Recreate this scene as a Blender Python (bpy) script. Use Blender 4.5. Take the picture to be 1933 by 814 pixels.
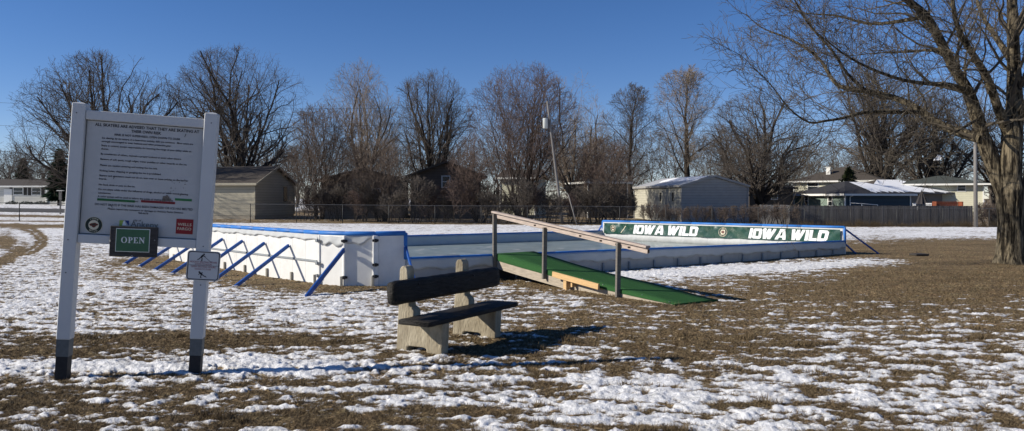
import bpy, math, random
import numpy as np
from mathutils import Vector, Matrix

R = math.radians
import time; _T0 = time.time()
def tick(n): print('TICK', n, round(time.time() - _T0, 1))
PI = math.pi
for o in list(bpy.data.objects): bpy.data.objects.remove(o)
scn = bpy.context.scene
COL = scn.collection

# ------------------------------------------------------------------ camera, sky, sun, exposure
FPX, CX, HY, CAMH = 1450.0, 966.5, 375.0, 1.6
cam = bpy.data.objects.new('camera', bpy.data.cameras.new('camera'))
COL.objects.link(cam)
cam.location = (0, 0, CAMH); cam.rotation_euler = (R(90), 0, 0)
cam.data.sensor_width = 36; cam.data.lens = 36 * FPX / 1933
cam.data.shift_y = -(407 - HY) / 1933
cam.data.clip_start = 0.1; cam.data.clip_end = 6000
scn.camera = cam

SUN_EL, SUN_AZ = 28.0, 8.5       # light travels to +x, turned SUN_AZ degrees away from the camera
wd = bpy.data.worlds.new('World'); scn.world = wd; wd.use_nodes = True
nt = wd.node_tree; nt.nodes.clear()
sky = nt.nodes.new('ShaderNodeTexSky'); sky.sky_type = 'NISHITA'; sky.sun_disc = False
sky.sun_elevation = R(SUN_EL)
sky.sun_rotation = R(270 - SUN_AZ)
sky.altitude = 300; sky.air_density = 0.75; sky.dust_density = 0.0; sky.ozone_density = 2.0
bg = nt.nodes.new('ShaderNodeBackground'); bg.inputs[1].default_value = 0.068
wo = nt.nodes.new('ShaderNodeOutputWorld')
hs = nt.nodes.new('ShaderNodeHueSaturation'); hs.inputs['Saturation'].default_value = 1.25
wb = nt.nodes.new('ShaderNodeMix'); wb.data_type = 'RGBA'; wb.blend_type = 'MULTIPLY'; wb.inputs[0].default_value = 1; wb.inputs[7].default_value = (1.14, 1.08, 1.28, 1)   # cool white balance of the whole sky
nt.links.new(sky.outputs[0], hs.inputs['Color']); nt.links.new(hs.outputs[0], wb.inputs[6]); nt.links.new(wb.outputs[2], bg.inputs[0]); nt.links.new(bg.outputs[0], wo.inputs[0])
sl = bpy.data.lights.new('sun', 'SUN'); sl.energy = 5.0; sl.angle = R(0.53); sl.color = (1.0, 0.93, 0.82)
so = bpy.data.objects.new('sun', sl); COL.objects.link(so)
tv = Vector((math.cos(R(SUN_AZ)) * math.cos(R(SUN_EL)), math.sin(R(SUN_AZ)) * math.cos(R(SUN_EL)), -math.sin(R(SUN_EL))))
so.rotation_euler = tv.to_track_quat('-Z', 'Y').to_euler(); so.location = (-30, -5, 30)
scn.view_settings.view_transform = 'Standard'; scn.view_settings.look = 'None'
scn.view_settings.exposure = 0.3; scn.view_settings.gamma = 1.0
scn.view_settings.use_curve_mapping = False

# ------------------------------------------------------------------ helpers
def gpt(px, py, g=0.0):          # ground point of a pixel when the ground there is at height g
    Y = (CAMH - g) * FPX / (py - HY)
    return ((px - CX) / FPX * Y, Y)
def atY(px, Y): return (px - CX) / FPX * Y
def hz(py, Y): return CAMH - (py - HY) * Y / FPX

_GX = np.array([-400, -60, -20, 0, 20, 60, 400.]); _GY = np.array([-500, 25, 50, 90, 5000.])
_GZ = np.array([[0, 0, 0, 0, 0, 0, 0], [0, 0, 0, 0, 0, 0, 0],
                [.5, .35, .05, -.08, -.22, -.3, -.3], [1.2, 1.0, .35, .1, -.1, -.1, -.1], [1.2, 1.0, .35, .1, -.1, -.1, -.1]])
def gz(x, y):
    x = np.asarray(x, float); y = np.asarray(y, float)
    xi = np.clip(np.searchsorted(_GX, x) - 1, 0, 5); yi = np.clip(np.searchsorted(_GY, y) - 1, 0, 3)
    fx = np.clip((x - _GX[xi]) / (_GX[xi + 1] - _GX[xi]), 0, 1); fy = np.clip((y - _GY[yi]) / (_GY[yi + 1] - _GY[yi]), 0, 1)
    fx = fx * fx * (3 - 2 * fx); fy = fy * fy * (3 - 2 * fy)
    r = (_GZ[yi, xi] * (1 - fx) + _GZ[yi, xi + 1] * fx) * (1 - fy) + (_GZ[yi + 1, xi] * (1 - fx) + _GZ[yi + 1, xi + 1] * fx) * fy
    return r
def g1(x, y): return float(gz(x, y))

def gnoise(x, y, seed):
    rs = np.random.RandomState(seed); P = rs.permutation(512); ang = rs.rand(512) * 2 * PI
    gx, gy = np.cos(ang), np.sin(ang)
    xi = np.floor(x).astype(np.int64); yi = np.floor(y).astype(np.int64); fx = x - xi; fy = y - yi
    def h(a, b):
        return P[(P[a & 511] + b) & 511]
    u = fx * fx * fx * (fx * (fx * 6 - 15) + 10); v = fy * fy * fy * (fy * (fy * 6 - 15) + 10)
    def d(a, b, dx, dy):
        k = h(a, b); return gx[k] * dx + gy[k] * dy
    n0 = d(xi, yi, fx, fy) * (1 - u) + d(xi + 1, yi, fx - 1, fy) * u
    n1 = d(xi, yi + 1, fx, fy - 1) * (1 - u) + d(xi + 1, yi + 1, fx - 1, fy - 1) * u
    return (n0 * (1 - v) + n1 * v) * 1.5
def fbm(x, y, scale, octs, seed, gain=.5):
    r = 0; a = 1.0; f = 1 / scale
    for k in range(octs):
        r = r + a * gnoise(x * f + 17.3 * k, y * f - 9.1 * k, seed + k); a *= gain; f *= 2.03
    return r
def sstep(a, b, x):
    t = np.clip((x - a) / (b - a), 0, 1); return t * t * (3 - 2 * t)

class MB:
    def __init__(s): s.v = []; s.f = []; s.m = []; s.sm = []; s.mi = 0; s.smooth = False
    def add(s, vs, fs):
        n = len(s.v); s.v += [tuple(v) for v in vs]
        for f in fs: s.f.append(tuple(i + n for i in f)); s.m.append(s.mi); s.sm.append(s.smooth)
        return s
    def box(s, c, d, rz=0.0, rot=None):
        hx, hy, h_ = d[0] / 2, d[1] / 2, d[2] / 2
        M = rot if rot is not None else Matrix.Rotation(rz, 3, 'Z')
        vs = []
        for z in (-h_, h_):
            for x, y in ((-hx, -hy), (hx, -hy), (hx, hy), (-hx, hy)):
                p = M @ Vector((x, y, z)); vs.append((p.x + c[0], p.y + c[1], p.z + c[2]))
        return s.add(vs, [(3, 2, 1, 0), (4, 5, 6, 7), (0, 1, 5, 4), (1, 2, 6, 5), (2, 3, 7, 6), (3, 0, 4, 7)])
    def beam(s, a, b, w, h, up=(0, 0, 1), bev=0.0):
        a = Vector(a); b = Vector(b); d = (b - a); L = d.length; d.normalize()
        up = Vector(up); side = d.cross(up)
        if side.length < 1e-4: side = d.cross(Vector((0, 1, 0)))
        side.normalize(); u = side.cross(d).normalized()
        M = Matrix((d, side, u)).transposed()
        c = (a + b) / 2
        if bev > 0: return s.bbox(c, (L, w, h), bev, M)
        return s.box(c, (L, w, h), rot=M)
    def bbox(s, c, d, bv, rot=None):
        # box with chamfered edges: three scaled slabs hull
        M = rot if rot is not None else Matrix.Identity(3)
        hx, hy, hzz = d[0] / 2, d[1] / 2, d[2] / 2; b = min(bv, hx * .9, hy * .9, hzz * .9)
        vs = []; idx = {}
        for sx in (-1, 1):
            for sy in (-1, 1):
                for sz in (-1, 1):
                    for ax in range(3):
                        p = [sx * (hx - b), sy * (hy - b), sz * (hzz - b)]
                        p[ax] = (sx * hx, sy * hy, sz * hzz)[ax]
                        idx[(sx, sy, sz, ax)] = len(vs)
                        q = M @ Vector(p); vs.append((q.x + c[0], q.y + c[1], q.z + c[2]))
        fs = []
        def quad(k): fs.append(tuple(k))
        for sg in (-1, 1):
            quad([idx[(sg, a, b_, 0)] for a, b_ in ((-1, -1), (1, -1), (1, 1), (-1, 1))][::sg])
            quad([idx[(a, sg, b_, 1)] for a, b_ in ((-1, -1), (-1, 1), (1, 1), (1, -1))][::sg])
            quad([idx[(a, b_, sg, 2)] for a, b_ in ((-1, -1), (1, -1), (1, 1), (-1, 1))][::sg])
        for a in (-1, 1):
            for c_ in (-1, 1):
                quad([idx[(a, c_, -1, 0)], idx[(a, c_, 1, 0)], idx[(a, c_, 1, 1)], idx[(a, c_, -1, 1)]][::(-1 if a * c_ > 0 else 1)])
                quad([idx[(a, -1, c_, 0)], idx[(a, 1, c_, 0)], idx[(a, 1, c_, 2)], idx[(a, -1, c_, 2)]][::(1 if a * c_ > 0 else -1)])
                quad([idx[(-1, a, c_, 1)], idx[(1, a, c_, 1)], idx[(1, a, c_, 2)], idx[(-1, a, c_, 2)]][::(-1 if a * c_ > 0 else 1)])
        for sx in (-1, 1):
            for sy in (-1, 1):
                for sz in (-1, 1):
                    t = [idx[(sx, sy, sz, k)] for k in range(3)]
                    fs.append(tuple(t if sx * sy * sz > 0 else t[::-1]))
        return s.add(vs, fs)
    def tube(s, pts, rs, n=8, cap=True):
        P = np.array(pts, float); m = len(P)
        if np.isscalar(rs): rs = [rs] * m
        T = np.gradient(P, axis=0); T /= np.linalg.norm(T, axis=1)[:, None] + 1e-9
        ref = np.array([0, 0, 1.]) if abs(T[0][2]) < .9 else np.array([0, 1., 0])
        a = np.cross(T, ref); a /= np.linalg.norm(a, axis=1)[:, None] + 1e-9; b = np.cross(T, a)
        th = np.arange(n) * 2 * PI / n
        V = (P[:, None, :] + np.array(rs)[:, None, None] * (np.cos(th)[None, :, None] * a[:, None, :] + np.sin(th)[None, :, None] * b[:, None, :])).reshape(-1, 3)
        fs = []
        for i in range(m - 1):
            for k in range(n):
                k2 = (k + 1) % n; fs.append((i * n + k, i * n + k2, (i + 1) * n + k2, (i + 1) * n + k))
        if cap: fs.append(tuple(range(n))[::-1]); fs.append(tuple((m - 1) * n + k for k in range(n)))
        sm, s.smooth = s.smooth, True; s.add(V.tolist(), fs); s.smooth = sm; return s
    def prism(s, poly, t0, t1, f):
        # poly: list of 2D points (counter-clockwise), extruded from t0 to t1 and mapped by f(a, b, t)
        n = len(poly)
        vs = [f(a, b, t0) for a, b in poly] + [f(a, b, t1) for a, b in poly]
        fs = [tuple(range(n))[::-1], tuple(range(n, 2 * n))] + [(i, (i + 1) % n, n + (i + 1) % n, n + i) for i in range(n)]
        return s.add(vs, fs)
    def build(s, name, mats, parent=None, loc=None, rot=None):
        me = bpy.data.meshes.new(name); me.from_pydata(s.v, [], s.f)
        if not isinstance(mats, (list, tuple)): mats = [mats]
        for m in mats: me.materials.append(m)
        me.polygons.foreach_set('material_index', s.m); me.polygons.foreach_set('use_smooth', s.sm)
        me.validate(); me.update()
        o = bpy.data.objects.new(name, me); COL.objects.link(o)
        if parent: o.parent = parent
        if loc: o.location = loc
        if rot: o.rotation_euler = rot
        return o

def tag(o, label=None, cat=None, group=None, kind=None):
    if label: o['label'] = label
    if cat: o['category'] = cat
    if group: o['group'] = group
    if kind: o['kind'] = kind
    return o
def thing(name, label, cat, loc=(0, 0, 0), rot=(0, 0, 0), group=None):
    o = bpy.data.objects.new(name, None); COL.objects.link(o); o.empty_display_size = .2
    o.location = loc; o.rotation_euler = rot if not np.isscalar(rot) else (0, 0, rot)
    return tag(o, label, cat, group)
KIDS = {}
def copy_tree(o, kids, loc, rz=0, sc=1.0, label=None):
    c = o.copy(); COL.objects.link(c); c.location = loc; c.rotation_euler = (0, 0, rz)
    c.scale = (sc, sc, sc) if np.isscalar(sc) else sc
    if label: c['label'] = label
    for k in kids:
        d = k.copy(); COL.objects.link(d); d.parent = c
    return c

# ------------------------------------------------------------------ materials
def new_mat(name):
    m = bpy.data.materials.new(name); m.use_nodes = True
    n = m.node_tree.nodes; n.clear()
    b = n.new('ShaderNodeBsdfPrincipled'); o = n.new('ShaderNodeOutputMaterial')
    m.node_tree.links.new(b.outputs[0], o.inputs[0])
    return m, m.node_tree, b
def N(nt, t, **kw):
    n = nt.nodes.new(t)
    for k, v in kw.items():
        if k.startswith('i_'):
            key = k[2:]; n.inputs[int(key) if key.isdigit() else key].default_value = v
        else: setattr(n, k, v)
    return n
def mat(name, c, rough=.8, var=.15, scale=6.0, stretch=(1, 1, 1), bump=.0, bscale=None, c2=None, metal=0, spec=.3, det=6, siding=0, plank=0, dist=.02):
    m, nt, b = new_mat(name); L = nt.links.new
    tc = N(nt, 'ShaderNodeTexCoord'); mp = N(nt, 'ShaderNodeMapping'); mp.inputs['Scale'].default_value = stretch
    L(tc.outputs['Object'], mp.inputs[0])
    nz = N(nt, 'ShaderNodeTexNoise'); nz.inputs['Scale'].default_value = scale; nz.inputs['Detail'].default_value = det; nz.inputs['Roughness'].default_value = .65
    L(mp.outputs[0], nz.inputs[0])
    rp = N(nt, 'ShaderNodeValToRGB'); rp.color_ramp.elements[0].position = .3; rp.color_ramp.elements[1].position = .7
    if c2 is None: lo = [x * (1 - var) for x in c]; hi = [min(1, x * (1 + var)) for x in c]
    else: lo, hi = c, c2
    rp.color_ramp.elements[0].color = (*lo, 1); rp.color_ramp.elements[1].color = (*hi, 1)
    L(nz.outputs['Fac'], rp.inputs[0])
    cs = rp.outputs[0]; hgt = nz.outputs['Fac']
    if siding or plank:
        sp = N(nt, 'ShaderNodeSeparateXYZ'); L(tc.outputs['Object'], sp.inputs[0])
        src = sp.outputs['Z'] if siding else sp.outputs['X']; w = siding or plank
        dv = N(nt, 'ShaderNodeMath', operation='DIVIDE'); L(src, dv.inputs[0]); dv.inputs[1].default_value = w
        fr = N(nt, 'ShaderNodeMath', operation='FRACT'); L(dv.outputs[0], fr.inputs[0])
        # a dark gap line where one board overlaps the next
        gt = N(nt, 'ShaderNodeMapRange'); gt.inputs[1].default_value = 0; gt.inputs[2].default_value = .16; gt.inputs[3].default_value = .45; gt.inputs[4].default_value = 1
        L(fr.outputs[0], gt.inputs[0])
        mx = N(nt, 'ShaderNodeMix', data_type='RGBA', blend_type='MULTIPLY'); mx.inputs[0].default_value = 1
        L(cs, mx.inputs[6]); L(gt.outputs[0], mx.inputs[7]); cs = mx.outputs[2]
        fl = N(nt, 'ShaderNodeMath', operation='FLOOR'); L(dv.outputs[0], fl.inputs[0])
        wn = N(nt, 'ShaderNodeTexWhiteNoise', noise_dimensions='1D'); L(fl.outputs[0], wn.inputs['W'])
        mr = N(nt, 'ShaderNodeMapRange'); mr.inputs[3].default_value = .8 if plank else .94; mr.inputs[4].default_value = 1.12 if plank else 1.03; L(wn.outputs[0], mr.inputs[0])
        mx2 = N(nt, 'ShaderNodeMix', data_type='RGBA', blend_type='MULTIPLY'); mx2.inputs[0].default_value = 1
        L(cs, mx2.inputs[6]); L(mr.outputs[0], mx2.inputs[7]); cs = mx2.outputs[2]
        hgt = fr.outputs[0] if siding else gt.outputs[0]
        if not bump: bump = .5
    L(cs, b.inputs['Base Color'])
    b.inputs['Roughness'].default_value = rough; b.inputs['Metallic'].default_value = metal
    b.inputs['Specular IOR Level'].default_value = spec
    if bump:
        if bscale:
            n2 = N(nt, 'ShaderNodeTexNoise'); n2.inputs['Scale'].default_value = bscale; n2.inputs['Detail'].default_value = 8; L(mp.outputs[0], n2.inputs[0]); hgt = n2.outputs['Fac']
        bp = N(nt, 'ShaderNodeBump'); bp.inputs['Strength'].default_value = bump; bp.inputs['Distance'].default_value = dist
        L(hgt, bp.inputs['Height']); L(bp.outputs[0], b.inputs['Normal'])
    return m

M = {}
M['vinyl'] = mat('white_vinyl', (.50, .51, .51), .45, .03, 3)
M['panel'] = mat('sign_panel', (.42, .425, .42), .4, .06, 5, spec=.4)
M['ink'] = mat('black_ink', (.03, .03, .035), .6, .1)
M['redp'] = mat('red_print', (.22, .012, .016), .5, .1)
M['greenp'] = mat('green_print', (.03, .16, .05), .5, .1)
M['lime'] = mat('lime_print', (.28, .38, .08), .5, .05)
M['navy'] = mat('navy_print', (.015, .04, .16), .5, .05)
M['cream'] = mat('cream_print', (.62, .57, .42), .5, .05)
M['brownp'] = mat('brown_print', (.12, .03, .02), .5, .05)
M['darkring'] = mat('dark_ring', (.012, .025, .02), .5, .05)
M['stain'] = mat('mud_stain', (.16, .14, .12), .9, .3, 60)
M['opengreen'] = mat('open_green', (.045, .12, .06), .45, .12, 8)
M['whitep'] = mat('white_print', (.75, .76, .74), .5, .05)
M['openboard'] = mat('weathered_board', (.05, .045, .043), .85, .4, 5, (1, 1, 14), .3)
M['sleeve'] = mat('post_sleeve', (.11, .12, .12), .6, .2, 20)
M['sleeve2'] = mat('post_foot', (.02, .02, .022), .7, .3, 20)
M['marker'] = mat('marker_red', (.22, .02, .04), .5, .05)
M['bolt'] = mat('bolt_metal', (.3, .3, .3), .4, .1, metal=.8)
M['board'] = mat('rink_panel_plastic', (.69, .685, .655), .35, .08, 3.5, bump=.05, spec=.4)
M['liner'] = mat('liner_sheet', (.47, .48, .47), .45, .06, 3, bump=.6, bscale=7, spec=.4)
M['boardshade'] = mat('rink_panel_plastic_shaded', (.35, .34, .325), .4, .1, 3)  # same panel plastic, colour darkened because the low front side lies in shade
M['rim'] = mat('blue_foam', (.025, .15, .46), .5, .15, 4, bump=.1)
M['bluepaint'] = mat('blue_paint', (.016, .08, .31), .5, .2, 9, (1, 1, 1), .1)
M['railgrey'] = mat('grey_rail', (.25, .27, .28), .6, .15)
M['latch'] = mat('latch_black', (.015, .015, .018), .5, .1)
M['stake'] = mat('wood_stake', (.33, .31, .26), .8, .2, 15)
M['ice'] = mat('rink_ice', (.16, .20, .19), .28, .2, 1.6, (1, 1, 1), .25, 9, spec=.5, c2=(.33, .38, .36))
M['icesnow'] = mat('ice_snow_dust', (.8, .8, .8), .8, .05)
M['banner'] = mat('banner_green', (.008, .05, .03), .28, .2, 3, bump=.9, bscale=3.2, spec=.6)
M['bwhite'] = mat('banner_white', (.78, .78, .78), .4, .03)
M['turf'] = mat('ramp_turf', (.03, .095, .03), .9, .25, 90, (1, 1, 1), .6, 260, spec=.1)
M['greywood'] = mat('weathered_wood', (.16, .145, .125), .85, .3, 5, (1, 1, 12), .3)
M['railwood'] = mat('rail_wood', (.40, .33, .28), .8, .25, 4, (1.5, 1.5, 10), .3)
M['sidewood'] = mat('side_wood', (.36, .31, .24), .8, .25, 6, (1, 1, 8), .3)
M['newwood'] = mat('new_lumber', (.55, .36, .17), .7, .15, 5, (1, 1, 12), .15)
M['knot'] = mat('knot_dark', (.03, .02, .015), .9, .1)
M['concrete'] = mat('bench_concrete', (.20, .165, .11), .9, .4, 9, (1, 1, .35), .7, 45, c2=(.42, .37, .27))
M['blackwood'] = mat('black_painted_wood', (.003, .003, .003), .6, .6, 10, (3, .6, 6), .9, 16, c2=(.032, .028, .024), spec=.2)
M['bark'] = mat('tree_bark', (.022, .018, .013), .95, .3, 13, (1, 1, .13), 1.0, c2=(.20, .165, .11), spec=.1, det=4, dist=.09)
M['barkdark'] = mat('dark_bark', (.045, .037, .03), .95, .3, 5, (1, 1, .2), .6, spec=.1)
M['twigdark'] = mat('dark_twigs', (.105, .09, .077), .95, .3, 1, spec=.1)
M['twigbrown'] = mat('brown_twigs', (.135, .105, .085), .95, .3, 1, spec=.1)
M['twigred'] = mat('russet_twigs', (.12, .088, .074), .95, .35, 1, spec=.1)
M['twigpale'] = mat('pale_twigs', (.24, .195, .15), .95, .25, 1, spec=.1)
M['twignear'] = mat('near_twigs', (.10, .085, .065), .95, .3, 3, spec=.1)
M['conifer'] = mat('conifer_needles', (.012, .028, .014), .9, .5, 2, spec=.1)
M['evergreen'] = mat('juniper_needles', (.035, .045, .018), .9, .4, 2, spec=.1)
M['pole'] = mat('pole_wood', (.17, .16, .15), .9, .2, 6, (1, 1, .2), .3)
M['steel'] = mat('galvanised_steel', (.13, .13, .13), .5, .1, metal=.5)
M['fencepost'] = mat('fence_steel', (.035, .035, .035), .6, .1)
M['wire'] = mat('wire_black', (.02, .02, .022), .6, .05)
M['can'] = mat('transformer_paint', (.48, .50, .48), .4, .05)
M['fencewood'] = mat('fence_boards', (.085, .08, .078), .9, .35, 3, (1, 1, .2), plank=.14)
M['palefence'] = mat('pale_fence_boards', (.36, .34, .30), .9, .2, 3, plank=.14)
M['tan'] = mat('tan_siding', (.44, .40, .30), .7, .06, 2, siding=.2)
M['greysid'] = mat('shed_siding_shaded', (.31, .305, .29), .6, .08, 2, siding=.2)  # shed gable and trim tone, shade put into the colour
M['shedlit'] = mat('shed_siding_lit', (.44, .42, .34), .7, .15, 3, siding=.2)  # long shed wall, same siding with sunlight put into the colour
M['brownsid'] = mat('brown_siding', (.17, .14, .11), .8, .1, 2, siding=.2)
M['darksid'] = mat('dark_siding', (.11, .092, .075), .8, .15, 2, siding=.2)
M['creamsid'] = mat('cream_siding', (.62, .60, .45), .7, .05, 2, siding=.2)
M['sage'] = mat('sage_siding', (.20, .26, .22), .8, .08, 2, siding=.2)
M['bluesid'] = mat('blue_siding', (.03, .055, .075), .7, .1, 2, siding=.3)
M['greysid2'] = mat('taupe_siding', (.20, .19, .18), .8, .08, 2, siding=.2)
M['whitesid'] = mat('white_siding', (.55, .54, .49), .7, .05, 2, siding=.2)
M['trim'] = mat('white_trim', (.72, .71, .66), .6, .05)
M['darktrim'] = mat('dark_trim', (.04, .035, .03), .7, .1)
M['base'] = mat('concrete_footing', (.33, .29, .22), .9, .15, 4)
M['shingle'] = mat('brown_shingles', (.065, .055, .046), .95, .35, 9, bump=.4)
M['shingledark'] = mat('dark_shingles', (.035, .035, .038), .95, .3, 9, bump=.4)
M['shinglegreen'] = mat('grey_green_shingles', (.06, .068, .06), .95, .3, 9, bump=.4)
M['snow'] = mat('roof_snow', (.80, .81, .83), .8, .04, 2, bump=.3)
M['metalroof'] = mat('frosted_roof', (.42, .43, .44), .5, .25, 2.5)
M['glass'] = mat('window_glass', (.02, .025, .03), .15, .3, 1, spec=.6)
M['asphalt'] = mat('asphalt', (.07, .068, .065), .9, .25, 3)
M['rust'] = mat('red_brown_wood', (.19, .055, .025), .7, .3, 6)
M['umb'] = mat('umbrella_cloth', (.035, .032, .035), .8, .2)
M['chairw'] = mat('white_chair', (.7, .7, .7), .5, .05)

def blade_mat():
    m, nt, b = new_mat('dry_grass_blades'); L = nt.links.new
    g = N(nt, 'ShaderNodeNewGeometry')
    nz = N(nt, 'ShaderNodeTexNoise'); nz.inputs['Scale'].default_value = 55; nz.inputs['Detail'].default_value = 3; L(g.outputs['Position'], nz.inputs[0])
    rp = N(nt, 'ShaderNodeValToRGB'); e = rp.color_ramp.elements
    e[0].position = .3; e[0].color = (.055, .036, .02, 1); e[1].position = .72; e[1].color = (.30, .23, .13, 1)
    x = e.new(.5); x.color = (.145, .105, .06, 1)
    L(nz.outputs['Fac'], rp.inputs[0]); L(rp.outputs[0], b.inputs['Base Color'])
    b.inputs['Roughness'].default_value = .9; b.inputs['Specular IOR Level'].default_value = .1
    return m
M['blade'] = blade_mat()
_r = [n for n in M['bark'].node_tree.nodes if n.type == 'VALTORGB'][0]; _r.color_ramp.elements[0].position = .42; _r.color_ramp.elements[1].position = .60

def ground_mat():
    m, nt, b = new_mat('snowy_ground'); L = nt.links.new
    g = N(nt, 'ShaderNodeNewGeometry'); pos = g.outputs['Position']
    at = N(nt, 'ShaderNodeAttribute'); at.attribute_name = 'snow'
    def noise(sc, det=6, rough=.6, st=(1, 1, 1)):
        mp = N(nt, 'ShaderNodeMapping'); mp.inputs['Scale'].default_value = st; L(pos, mp.inputs[0])
        n = N(nt, 'ShaderNodeTexNoise'); n.inputs['Scale'].default_value = sc; n.inputs['Detail'].default_value = det; n.inputs['Roughness'].default_value = rough
        L(mp.outputs[0], n.inputs[0]); return n.outputs['Fac']
    def math_(op, a, bb, c=None):
        n = N(nt, 'ShaderNodeMath', operation=op)
        for i, v in enumerate((a, bb, c)):
            if v is None: continue
            if isinstance(v, (int, float)): n.inputs[i].default_value = v
            else: L(v, n.inputs[i])
        return n.outputs[0]
    n1 = noise(16, 8, .78, (.6, 1, 1))
    s = math_('ADD', at.outputs['Fac'], math_('MULTIPLY', math_('SUBTRACT', n1, .5), 1.5))
    s = math_('ADD', s, math_('MULTIPLY', math_('SUBTRACT', noise(70, 5, .8), .5), 1.1))
    mr = N(nt, 'ShaderNodeMapRange'); mr.interpolation_type = 'SMOOTHSTEP'; mr.inputs[1].default_value = -.14; mr.inputs[2].default_value = .36; L(s, mr.inputs[0])
    # grass colour
    gn = noise(34, 8, .75); rp = N(nt, 'ShaderNodeValToRGB'); e = rp.color_ramp.elements
    e[0].position = .36; e[0].color = (.020, .014, .008, 1); e[1].position = .64; e[1].color = (.52, .42, .27, 1)
    x = e.new(.5); x.color = (.135, .102, .062, 1); L(gn, rp.inputs[0])
    bigg = noise(1.3, 6, .7, (.45, 1, 1)); rb = N(nt, 'ShaderNodeMapRange'); rb.inputs[1].default_value = .3; rb.inputs[2].default_value = .7; rb.inputs[3].default_value = .6; rb.inputs[4].default_value = 1.45; L(bigg, rb.inputs[0])
    mg = N(nt, 'ShaderNodeMix', data_type='RGBA', blend_type='MULTIPLY'); mg.inputs[0].default_value = 1; L(rp.outputs[0], mg.inputs[6]); L(rb.outputs[0], mg.inputs[7])
    hu = N(nt, 'ShaderNodeValToRGB'); hu.color_ramp.elements[0].position = .36; hu.color_ramp.elements[0].color = (.98, .84, .72, 1); hu.color_ramp.elements[1].position = .64; hu.color_ramp.elements[1].color = (.98, .97, .80, 1); L(noise(3.1, 7, .75), hu.inputs[0])
    mh = N(nt, 'ShaderNodeMix', data_type='RGBA', blend_type='MULTIPLY'); mh.inputs[0].default_value = 1; L(mg.outputs[2], mh.inputs[6]); L(hu.outputs[0], mh.inputs[7]); mg = mh
    sn = noise(7, 9, .78, (.7, 1, 1)); rs = N(nt, 'ShaderNodeValToRGB'); e = rs.color_ramp.elements
    e[0].position = .34; e[0].color = (.50, .50, .49, 1); e[1].position = .54; e[1].color = (.88, .88, .88, 1); L(sn, rs.inputs[0])
    mx = N(nt, 'ShaderNodeMix', data_type='RGBA'); L(mr.outputs[0], mx.inputs[0]); L(mg.outputs[2], mx.inputs[6]); L(rs.outputs[0], mx.inputs[7])
    L(mx.outputs[2], b.inputs['Base Color'])
    b.inputs['Roughness'].default_value = .85; b.inputs['Specular IOR Level'].default_value = .15
    hb = math_('ADD', math_('MULTIPLY', noise(70, 6, .7), .5), math_('MULTIPLY', noise(14, 5, .6), .9))
    bp = N(nt, 'ShaderNodeBump'); bp.inputs['Strength'].default_value = .9; bp.inputs['Distance'].default_value = .04; L(hb, bp.inputs['Height'])
    L(bp.outputs[0], b.inputs['Normal'])
    return m
M['ground'] = ground_mat()

# ------------------------------------------------------------------ rink outline (needed by the ground cover)
P0 = np.array((-3.58, 14.32)); P1 = np.array((-3.04, 13.98)); P2 = np.array((-2.49, 13.98)); P3 = np.array((-1.97, 14.20))
FR = np.array((9.57, 22.10)); BR = np.array((3.35, 28.30)); L2 = np.array((-8.60, 21.10)); L1 = np.array((-9.05, 20.70)); L0 = np.array((-9.00, 20.20))

def segdist(x, y, a, b):
    dx, dy = b[0] - a[0], b[1] - a[1]; t = np.clip(((x - a[0]) * dx + (y - a[1]) * dy) / (dx * dx + dy * dy), 0, 1)
    return np.hypot(x - a[0] - t * dx, y - a[1] - t * dy)

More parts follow.
